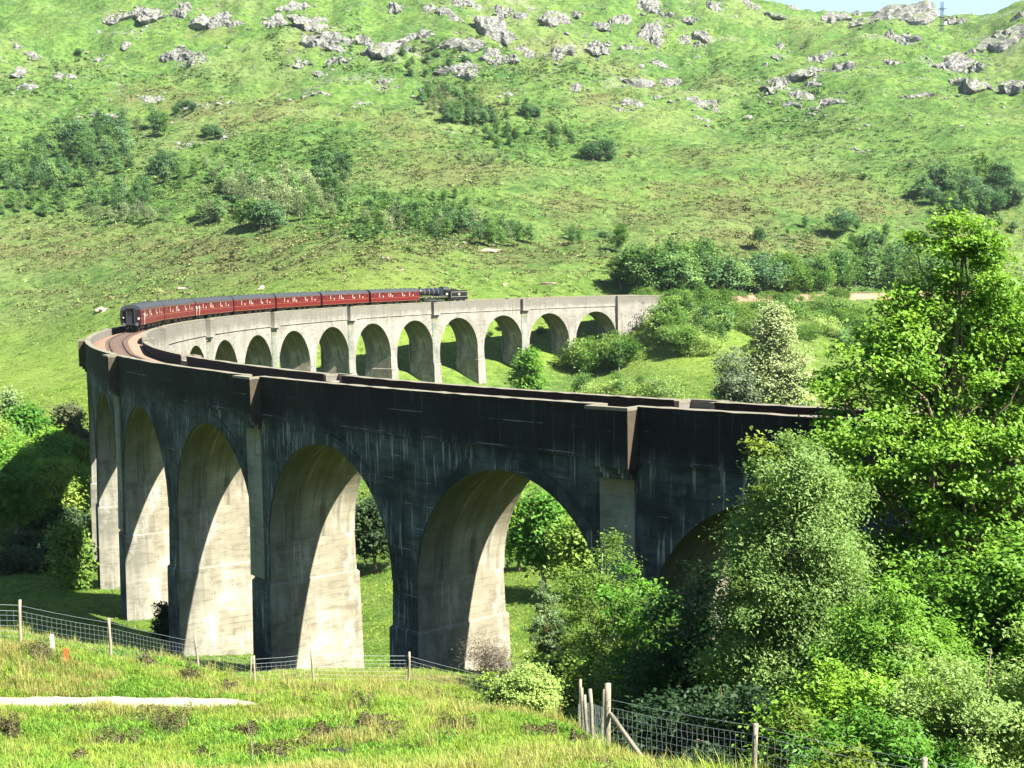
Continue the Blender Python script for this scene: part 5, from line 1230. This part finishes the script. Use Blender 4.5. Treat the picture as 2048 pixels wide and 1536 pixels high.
def crag_mesh(seed, w, v, th, mat):
    """a bedrock patch lying in the slope: w across, v up the slope, th thick"""
    g = np.random.default_rng(seed); V0 = ICO_V
    an = np.arctan2(V0[:, 1], V0[:, 0])
    out = 1+.34*fbm(np.cos(an)*1.6+seed, np.sin(an)*1.6+seed*.7, 3, seed % 40)*1.6
    nn = g.normal(size=(20, 3)); nn /= np.linalg.norm(nn, axis=1)[:, None]; h = g.uniform(.55, 1., 20); d = V0@nn.T
    r = np.minimum(np.min(np.where(d > .05, h/np.maximum(d, .05), 9), axis=1), 1.2)
    X = V0*r[:, None]; X[:, :2] *= out[:, None]
    P = X*np.array([w*.5, v*.5, th])
    fs = 1-np.abs(fbm(P[:, 0]/2.6+seed, P[:, 1]/7.+seed, 3, seed % 30))*2.4        # cracks run down the slope
    bl = np.floor(fbm(P[:, 0]/4.5+seed*3, P[:, 1]/4.5, 2, 9)*5)/5
    top = sstep(-.2, .3, V0[:, 2])
    P[:, 2] += top*(fs*.85+bl*2.0+fbm(P[:, 0]/1.3, P[:, 1]/1.3, 2, 5)*.8)*min(1.2, th/1.8)
    me = bpy.data.meshes.new('rock'); me.from_pydata(P.tolist(), [], ICO_F); me.materials.append(mat); me.update(); return me
for i, (cx, cy, w_, h_) in enumerate(OUT):
    p, r_ = at(cx, cy, 500 if cy < 190 else 350); m = r_/FPX
    u_, v_, n_ = slope_frame(p[0], p[1])
    W_, H_ = w_*m*1.12, h_*m
    g = np.random.default_rng(i); rx = W_*.5
    me_ = crag_mesh(1000+i, W_*1.1, H_*2.3, max(H_*.4, .9), M_ROCK)
    o = link_mesh('boulder' if w_ < 20 else 'rock_outcrop', me_)
    ta = g.normal(-.12, .16); uu = u_*math.cos(ta)+v_*math.sin(ta); vv = -u_*math.sin(ta)+v_*math.cos(ta); q_ = p-n_*max(H_*.4, .9)*.25
    o.matrix_world = Matrix(((uu[0], vv[0], n_[0], q_[0]), (uu[1], vv[1], n_[1], q_[1]), (uu[2], vv[2], n_[2], q_[2]), (0, 0, 0, 1)))
    if (cx, cy) in SPECIAL: tag(o, SPECIAL[(cx, cy)], 'boulder' if w_ < 20 else 'rock outcrop')
    else:
        a, b = region(cx, cy); tag(o, a, 'rock outcrop', b)
    ROCKP.append((p[0], p[1], rx))
for cx, cy, w_, h_, lab in ((970, 503, 60, 11, 'long pale bare scar on the brown slope above the far arches'), (925, 486, 26, 6, 'short pale scar left above the long one'), (203, 622, 32, 18, 'pale bare boulder patch left of the rear carriage'), (366, 578, 26, 9, 'small pale scar above the train, left'), (523, 578, 14, 12, 'pale bare patch above the middle carriage'),
                            (1010, 570, 12, 8, 'small pale rock above the steam engine tender'), (1095, 567, 50, 6, 'thin pale scar right of the steam engine'), (805, 540, 10, 5, 'small pale stone below the hikers'), (1660, 765, 40, 10, 'grey river boulders in the meadow beyond the parapet'), (1300, 765, 60, 10, 'brown dead brushwood heap at the meadow edge')):
    p, r_ = at(cx, cy, 240); m = r_/FPX
    me_ = rock_mesh(int(cx), w_*m*.5, h_*m*1.1, h_*m*.55, ICO2_V, ICO2_F, M_SCAR if 'grey' not in lab else M_ROCK, rough=.5)
    o = link_mesh('rock_patch', me_); o.location = p; tag(o, lab, 'rock')

# ------------------------------------------------------------------ scattered ground cover (nobody could count it)
LIB = bpy.data.collections.new('library')                 # sources only, never linked to the scene
def lib(colname, meshes):
    c = bpy.data.collections.new(colname)
    for i, m in enumerate(meshes):
        o = bpy.data.objects.new('%s_%02d' % (colname, i), m); c.objects.link(o)
    return c
def scatter(name, label, P, rot, scl, idx, coll, kind='stuff'):
    me = bpy.data.meshes.new(name); n = len(P)
    me.vertices.add(n); me.vertices.foreach_set('co', P.astype(np.float32).ravel())
    a = me.attributes.new('rot', 'FLOAT_VECTOR', 'POINT'); a.data.foreach_set('vector', rot.astype(np.float32).ravel())
    a = me.attributes.new('scl', 'FLOAT_VECTOR', 'POINT'); a.data.foreach_set('vector', scl.astype(np.float32).ravel())
    a = me.attributes.new('idx', 'INT', 'POINT'); a.data.foreach_set('value', idx.astype(np.int32))
    o = link_mesh(name, me); tag(o, label, None, None, kind)
    ng = bpy.data.node_groups.new(name, 'GeometryNodeTree')
    ng.interface.new_socket('Geometry', in_out='INPUT', socket_type='NodeSocketGeometry'); ng.interface.new_socket('Geometry', in_out='OUTPUT', socket_type='NodeSocketGeometry')
    N = ng.nodes; gi = N.new('NodeGroupInput'); go = N.new('NodeGroupOutput'); ci = N.new('GeometryNodeCollectionInfo'); ip = N.new('GeometryNodeInstanceOnPoints')
    ci.inputs['Collection'].default_value = coll; ci.inputs['Separate Children'].default_value = True; ci.inputs['Reset Children'].default_value = True
    ip.inputs['Pick Instance'].default_value = True
    def na(nm, ty):
        x = N.new('GeometryNodeInputNamedAttribute'); x.data_type = ty; x.inputs['Name'].default_value = nm
        return [s for s in x.outputs if s.enabled and s.name == 'Attribute'][0]
    L = ng.links
    L.new(gi.outputs[0], ip.inputs['Points']); L.new(ci.outputs[0], ip.inputs['Instance']); L.new(na('idx', 'INT'), ip.inputs['Instance Index'])
    L.new(na('rot', 'FLOAT_VECTOR'), ip.inputs['Rotation']); L.new(na('scl', 'FLOAT_VECTOR'), ip.inputs['Scale']); L.new(ip.outputs[0], go.inputs[0])
    md = o.modifiers.new('scatter', 'NODES'); md.node_group = ng
    return o
def yaw_rot(g, n, tilt=.12): return np.stack([g.normal(0, tilt, n), g.normal(0, tilt, n), g.uniform(0, 2*PI, n)], -1)
def field_points(g, n, r0, r1, a0=-22.5, a1=21.5, power=1.):
    """random ground points, with density falling off with distance"""
    u = g.random(n); r = r0*(r1/r0)**u if power == 0 else (r0**power+u*(r1**power-r0**power))**(1/power)
    a = YAW+np.radians(g.uniform(a0, a1, n)); x = CAM[0]+r*np.sin(a); y = CAM[1]+r*np.cos(a)
    return x, y, ground(x, y), r
def samp(arr, x, y):
    a, r = polar(x, y); i = np.clip(np.searchsorted(AZ, a)-1, 0, len(AZ)-2); j = np.clip(np.searchsorted(RR, r)-1, 0, len(RR)-2)
    return arr[i, j]
def blade_mesh(seed, n, h, spread, wd, mat, lean=.35, seedheads=0.):
    g = np.random.default_rng(seed); V = []; F = []; T = []
    for i in range(n):
        a = g.uniform(0, 2*PI); b = np.array([g.normal(0, spread), g.normal(0, spread), -.03]); d = np.array([math.cos(a), math.sin(a), 0]); L = h*g.uniform(.55, 1.2); ln = lean*g.uniform(.2, 1.6)
        s = np.array([-d[1], d[0], 0])*wd*.5; k = len(V); m = b+d*L*ln*.3+np.array([0, 0, L*.6]); e = b+d*L*ln+np.array([0, 0, L*(1-.25*ln)])
        V += [b-s, b+s, m+s*.75, m-s*.75, e]; F += [(k, k+1, k+2, k+3), (k+3, k+2, k+4)]; T += [g.random()]*5
    me = bpy.data.meshes.new('tuft'); me.from_pydata([tuple(v) for v in V], [], F); q = me.attributes.new('tint', 'FLOAT', 'POINT'); q.data.foreach_set('value', np.array(T, np.float32)); me.materials.append(mat); me.update(); return me
def clump_mesh(seed, n, r, h, leaf, mat, width=.6, up=.7):
    g = np.random.default_rng(seed); d = g.normal(size=(n, 3)); d[:, 2] = np.abs(d[:, 2]); d /= np.linalg.norm(d, axis=1)[:, None]
    P = d*np.array([r, r, h])*(g.random(n)**.35)[:, None]; V, T = leaf_geo(P, leaf*g.uniform(.6, 1.4, n), d*.6+np.array([0, 0, up])+g.normal(size=(n, 3))*.5, np.clip(.15+.6*P[:, 2]/h*0+g.random(n)*.85, 0, 1), g, width)
    return quads_mesh('clump', V, T, mat)
L_GRS = leaf_mat('grass_blade', (.17, .29, .025), (.45, .58, .085), .35, .3); L_GRD = leaf_mat('grass_dry', (.32, .32, .07), (.60, .56, .18), .3, .2); L_GRN = leaf_mat('grass_lush', (.09, .25, .020), (.27, .48, .045), .3, .3)
L_BRK = leaf_mat('bracken', (.050, .125, .024), (.16, .28, .055), .25, .35); L_BRN = leaf_mat('heath_sprig', (.10, .11, .040), (.23, .235, .085), .15, .3); L_TUS = leaf_mat('tussock', (.10, .17, .04), (.29, .36, .10), .2, .35)
# foreground sward
g = np.random.default_rng(21)
x, y, z, r = field_points(g, 150000, 23, 72, power=1.)
h_ = samp(heath, x, y); keep = g.random(len(x)) < 1-.55*h_
x, y, z, r, h_ = x[keep], y[keep], z[keep], r[keep], h_[keep]
qx, qy = proj(np.stack([x, y, z], -1))
path_py = 1406+np.where(qx > 250, (qx-250)*.012, 0)
onpath = (np.abs(qy-path_py) < 10-np.clip((qx-430)/14, 0, 9)) & (qx < 525)
HMX = [(75, 1312, 60, 34), (290, 1330, 34, 24), (378, 1358, 36, 30), (455, 1380, 34, 20), (230, 1492, 100, 34), (345, 1458, 80, 44), (20, 1470, 40, 40), (500, 1470, 50, 24), (640, 1470, 70, 22), (735, 1452, 60, 26), (905, 1458, 100, 26), (1080, 1472, 90, 22), (540, 1518, 90, 30), (150, 1525, 60, 24), (400, 1520, 60, 22), (1150, 1490, 40, 30), (720, 1415, 60, 30), (680, 1505, 60, 22)]
onheath = np.zeros(len(x), bool)
for cx, cy, w_, h_m in HMX: onheath |= ((qx-cx)/(w_*.55))**2+((qy-cy)/(h_m*.6))**2 < 1
keep = ~onpath & ~(onheath & (g.random(len(x)) < .85)); x, y, z, r, h_ = x[keep], y[keep], z[keep], r[keep], h_[keep]
n = len(x); lush = fbm(x/4, y/4, 3, 31); dry = fbm(x/2.5, y/2.5, 3, 33)
idx = np.where(dry+g.normal(0, .25, n) > .38, g.integers(8, 11, n), np.where(lush+g.normal(0, .25, n) > .12, g.integers(4, 8, n), g.integers(0, 4, n)))
s = g.uniform(.45, .95, n)*(1+.9*np.clip(fbm(x/1.6, y/1.6, 2, 35), 0, 1))
GR = [blade_mesh(i, 16, .24, .11, .020, L_GRS, .55) for i in range(4)]+[blade_mesh(10+i, 16, .22, .11, .024, L_GRN, .55) for i in range(4)]+[blade_mesh(20+i, 12, .38, .08, .014, L_GRD, .35) for i in range(3)]
scatter('grass', 'long rough grass on the bank in front of the viaduct', np.stack([x, y, z], -1), yaw_rot(g, n), np.stack([s, s, s*g.uniform(.7, 1.15, n)], -1), idx, lib('grass_tuft', GR))
# rushes and tall seed-headed tufts
x, y, z, r = field_points(g, 2600, 23, 66, power=1.); kp = fbm(x/3.5, y/3.5, 3, 71)+g.normal(0, .15, len(x)) > .22
x, y, z = x[kp], y[kp], z[kp]; n = len(x); s = g.uniform(.7, 1.5, n)
RUS = [blade_mesh(60+i, 34, .52, .07, .010, L_GRD if i % 2 else L_GRS, .42) for i in range(4)]
scatter('rushes', 'taller tufts of rush and seeding grass on the near bank', np.stack([x, y, z], -1), yaw_rot(g, n), np.stack([s, s, s], -1), g.integers(0, 4, n), lib('rush_tuft', RUS))
# low heather among the grass
x, y, z, r = field_points(g, 9000, 23, 66, power=1.); qx, qy = proj(np.stack([x, y, z], -1)); kp = (samp(heath, x, y)+g.normal(0, .12, len(x)) > .36) & ~((np.abs(qy-1407) < 16) & (qx < 540))
x, y, z = x[kp], y[kp], z[kp]; n = len(x); s = g.uniform(.10, .26, n)
CLF = [clump_mesh(40+i, 60, .9, .9, .34, L_HEA, .35, .5) for i in range(4)]
scatter('heather', 'low brown heather growing through the grass of the near bank', np.stack([x, y, z], -1), yaw_rot(g, n), np.stack([s*1.5, s*1.5, s], -1), g.integers(0, 4, n), lib('heather_sprig', CLF))
# slopes between the fence and the piers, the meadow and the field
x, y, z, r = field_points(g, 60000, 70, 330, power=0)
lowg = z > -30; n = len(x); s = g.uniform(.5, 1.2, n)*np.clip(r/110, .8, 2.4)
idx = np.where(fbm(x/9, y/9, 3, 41)+g.normal(0, .3, n) > .25, g.integers(4, 8, n), g.integers(0, 4, n))
vx, vy, vh = line(0); 
scatter('meadow_grass', 'rough grass of the valley floor under and around the arches', np.stack([x, y, z], -1), yaw_rot(g, n), np.stack([s*1.5, s*1.5, s*.8], -1), idx, bpy.data.collections['grass_tuft'])
# hillside: bracken, heather and tussock clumps
CLM = [clump_mesh(i, 16, .9, .75, .62, L_BRK) for i in range(4)]+[clump_mesh(10+i, 16, 1., .45, .55, L_BRN) for i in range(4)]+[clump_mesh(20+i, 14, .9, .45, .6, L_TUS, .35, .4) for i in range(4)]
x, y, z, r = field_points(g, 260000, 335, 1160, power=.6)
he = samp(heath, x, y); fe = samp(fern, x, y); hi = samp(_hill, x, y); rk = samp(rocky, x, y); n = len(x)
pn = fbm(x/14, y/14, 3, 51)
pr = hi*np.clip(.07+.85*fe+.45*he+.5*np.clip(pn, 0, 1), 0, 1)*(1-.6*sstep(120, 190, z)); keep = g.random(n) < pr
x, y, z, r, he, fe, pn = [q[keep] for q in (x, y, z, r, he, fe, pn)]; n = len(x)
u = g.random(n); tot = fe*1.1+he*1.0+.30
idx = np.where(u < fe*1.1/tot, g.integers(0, 4, n), np.where(u < (fe*1.1+he)/tot, g.integers(4, 8, n), g.integers(8, 12, n)))
s = np.clip(np.exp(g.normal(-.1, .42, n)), .4, 2.4)*(.75+.25*np.clip(r/700, 0, 1.6))
scatter('hill_scrub', 'bracken, heather and tussocks covering the hillside', np.stack([x, y, z-.1], -1), yaw_rot(g, n, .2), np.stack([s*1.1, s*1.1, s], -1), idx, lib('scrub_clump', CLM))
# field tussocks behind the viaduct
x, y, z, r = field_points(g, 26000, 240, 480, power=1.); keep = samp(field, x, y) > .2
x, y, z = x[keep], y[keep], z[keep]; n = len(x); s = g.uniform(.3, .8, n)
scatter('field_grass', 'tussocky grass of the light green field left of the viaduct', np.stack([x, y, z-.08], -1), yaw_rot(g, n), np.stack([s*1.3, s*1.3, s*.5], -1), g.integers(8, 12, n), bpy.data.collections['scrub_clump'])
# small trees of the far slopes
SMK = sorted(set(k for _, _, k in SMALL)); SMM = [m for k in SMK for m in [q[1] for q in PRO[k]][:3]]
P_s = np.array([p for p, _, _ in SMALL]); H_s = np.array([h for _, h, _ in SMALL])/10.
i_s = np.array([SMK.index(k)*3+int(g.integers(3)) for _, _, k in SMALL])
P_s[:, 2] -= H_s*.8
scatter('small_trees', 'small trees and scrub dotted over the far hillside', P_s, yaw_rot(g, len(P_s), .02), np.stack([H_s*1.1, H_s*1.1, H_s], -1), i_s, lib('small_tree', SMM))
# loose stones round the outcrops
RK = [rock_mesh(500+i, 1., .9, .6, ICO2_V, ICO2_F, M_ROCK, 16) for i in range(5)]
xs, ys = [], []
for cx, cy, rr in ROCKP:
    k = int(10+rr*2.2); xs.append(cx+g.normal(0, rr*1.5, k)); ys.append(cy+g.normal(0, rr*1.5, k))
x2, y2, z2, r2 = field_points(g, 2600, 620, 1150, power=1.); kp = (fbm(x2/60, y2/40, 3, 61) > .02) & (z2 > 55)
xs.append(x2[kp]); ys.append(y2[kp]); x = np.concatenate(xs); y = np.concatenate(ys); z = ground(x, y); n = len(x)
s = np.exp(g.normal(-.35, .5, n))*.9
scatter('loose_stones', 'small grey stones strewn over the upper hillside', np.stack([x, y, z], -1), yaw_rot(g, n), np.stack([s, s, s], -1), g.integers(0, 5, n), lib('stone', RK))

# ------------------------------------------------------------------ foreground details
# gravel path
t = NT('path_gravel', .95, .1); P_ = t.coord()
t.color(t.mix(t.ramp(t.noise(P_, 3., 6, .7), .3, .7), (.50, .41, .31), (.66, .58, .47))); t.bump(t.noise(P_, 14., 4, .7), .5, .03)
pts = []
mb = MB(); Pp = []
for px in np.linspace(-120, 520, 60):
    row = []
    py0 = 1406+(max(px, 250)-250)*.012; hw = 11*min(1, max(.12, (525-px)/60))
    for q in (-1, -.5, 0, .5, 1):
        p, _ = at(px, py0+hw*q+1.5*math.sin(px*.05), 25); row.append((p[0], p[1], p[2]+.05-.03*abs(q)))
    Pp.append(row)
mb.grid(Pp, flip=True); o = mb.build('path', t.m); tag(o, 'pale gravel footpath crossing the grass at the lower left', None, None, 'structure')
p, _ = at(772, 1402, 25); me_ = rock_mesh(77, .8, .45, .10, ICO2_V, ICO2_F, t.m, rough=.3); o = link_mesh('bare_patch', me_); o.location = p; tag(o, 'small bare pale patch of path showing through the grass right of the footpath', 'bare patch')
# heather mounds on the bank
HM = [(75, 1312, 60, 34, 'heather mound beside the orange stake'), (290, 1330, 34, 24, 'dark heather tuft left of the third fence post'), (378, 1358, 36, 30, 'round dark heather ball in front of the fence'), (455, 1380, 34, 20, 'small heather tuft left of the twin fence posts'), (230, 1492, 100, 34, 'long dark heather mound in the lower left grass'),
      (345, 1458, 80, 44, 'tall brown heather mound below the end of the footpath'), (20, 1470, 40, 40, 'heather mound at the lower left edge'), (500, 1470, 50, 24, 'heather clump beside the dead stalk'), (640, 1470, 70, 22, 'low heather clump left of the peat bank'), (735, 1452, 60, 26, 'dark heather clump above the peat bank'), (905, 1458, 100, 26, 'wide heather clump left of the round bush'), (1080, 1472, 90, 22, 'brown heather below the round bush'),
      (540, 1518, 90, 30, 'heather mound at the bottom edge left of the peat bank'), (150, 1525, 60, 24, 'heather mound at the bottom edge in the lower left'), (400, 1520, 60, 22, 'small heather mound at the bottom edge below the dead stalk'), (1150, 1490, 40, 30, 'brown heather at the foot of the right fence posts'), (720, 1415, 60, 30, 'rushy dark tuft in the pale grass of the bank'), (905, 1480, 40, 16, 'small heather sprig patch in the yellow grass')]
for i, (px, py, w_, h_, lab) in enumerate(HM):
    p, r_ = at(px, py, 22); m = r_/FPX; g = np.random.default_rng(i+400)
    n = 1700; d = g.normal(size=(n, 3)); d[:, 2] = np.abs(d[:, 2]); d /= np.linalg.norm(d, axis=1)[:, None]
    Pq = d*np.array([w_*m*.6, w_*m*.6, h_*m*1.0])*(g.random(n)**.3)[:, None]*(1+.3*np.sin(d[:, :1]*7+i)); nr = d+g.normal(size=(n, 3))*.6
    V, T = leaf_geo(Pq, g.uniform(.035, .10, n), nr, g.random(n), g, .35); o = link_mesh('heather_mound', quads_mesh('heather_mound', V, T, L_HEA)); o.location = p-np.array([0, 0, .03]); tag(o, lab, 'heather', 'heather mounds on the near bank')
# peat bank
p, r_ = at(680, 1505, 22); me_ = rock_mesh(88, .62, .3, .16, ICO2_V, ICO2_F, plain('peat', (.035, .028, .022), .95, .3, 5.), rough=.4); o = link_mesh('peat_bank', me_); o.location = p; tag(o, 'dark bare peat bank in the grass at the bottom edge', 'peat bank')
# dead stalk
p, r_ = at(505, 1530, 22); mb = MB(); H = .82
mb.tube([p, p+np.array([.01, 0, .3]), p+np.array([-.01, 0, .55]), p+np.array([.01, 0, H])], [.012, .010, .008, .004], 5)
for zz, dx, dy in ((.45, .16, .05), (.55, -.14, .03), (.62, .12, -.04), (.7, -.09, .04)): mb.tube([p+np.array([0, 0, zz]), p+np.array([dx*.6, dy, zz+.09]), p+np.array([dx, dy*1.4, zz+.22])], [.006, .005, .002], 4)
o = mb.build('dead_stalk', plain('dry_stem', (.45, .38, .26), .9, .2, 5.)); tag(o, 'tall dry branching stalk in the foreground grass', 'dead plant')
# bracken fronds at the foot of the right fence
p, r_ = at(1300, 1500, 22); g = np.random.default_rng(5); n = 500
Pq = np.stack([g.normal(0, .6, n), g.normal(0, .3, n), np.abs(g.normal(.18, .14, n))], -1); V, T = leaf_geo(Pq, g.uniform(.05, .13, n), g.normal(size=(n, 3))*.6+np.array([0, 0, .8]), g.random(n), g, .35)
Pz = ground(p[0]+V[:, 0], p[1]+V[:, 1]); V[:, 2] += Pz-p[2]; o = link_mesh('fern_patch', quads_mesh('fern_patch', V, T, L_YEL)); o.location = p; tag(o, 'yellow-green ferns under the strut of the right fence', 'ferns', None, 'stuff')

# ------------------------------------------------------------------ the air of the valley
mb = MB()
_gx, _gy = GX.ravel(), GY.ravel()
X0, X1, Y0, Y1 = -900., 900., -330., 1500.
_in = (_gx > X0) & (_gx < X1) & (_gy > Y0) & (_gy < Y1)
Z0, Z1 = float(GZ.ravel().min())-1., float(max(GZ.ravel().max(), pm_[2]+28))+6.
mb.box(((X0+X1)/2, (Y0+Y1)/2, (Z0+Z1)/2), (X1-X0, Y1-Y0, Z1-Z0))
hm_ = bpy.data.materials.new('haze'); hm_.use_nodes = True; ht = hm_.node_tree
for n_ in list(ht.nodes):
    if n_.type == 'BSDF_PRINCIPLED': ht.nodes.remove(n_)
ho = [n_ for n_ in ht.nodes if n_.type == 'OUTPUT_MATERIAL'][0]
hv = ht.nodes.new('ShaderNodeVolumePrincipled'); hv.inputs['Color'].default_value = (.74, .86, 1., 1.); hv.inputs['Density'].default_value = .000032; hv.inputs['Anisotropy'].default_value = .2
ht.links.new(hv.outputs[0], ho.inputs['Volume'])
o = mb.build('haze', hm_); tag(o, 'thin blue summer haze over the valley and hillside', None, None, 'stuff')
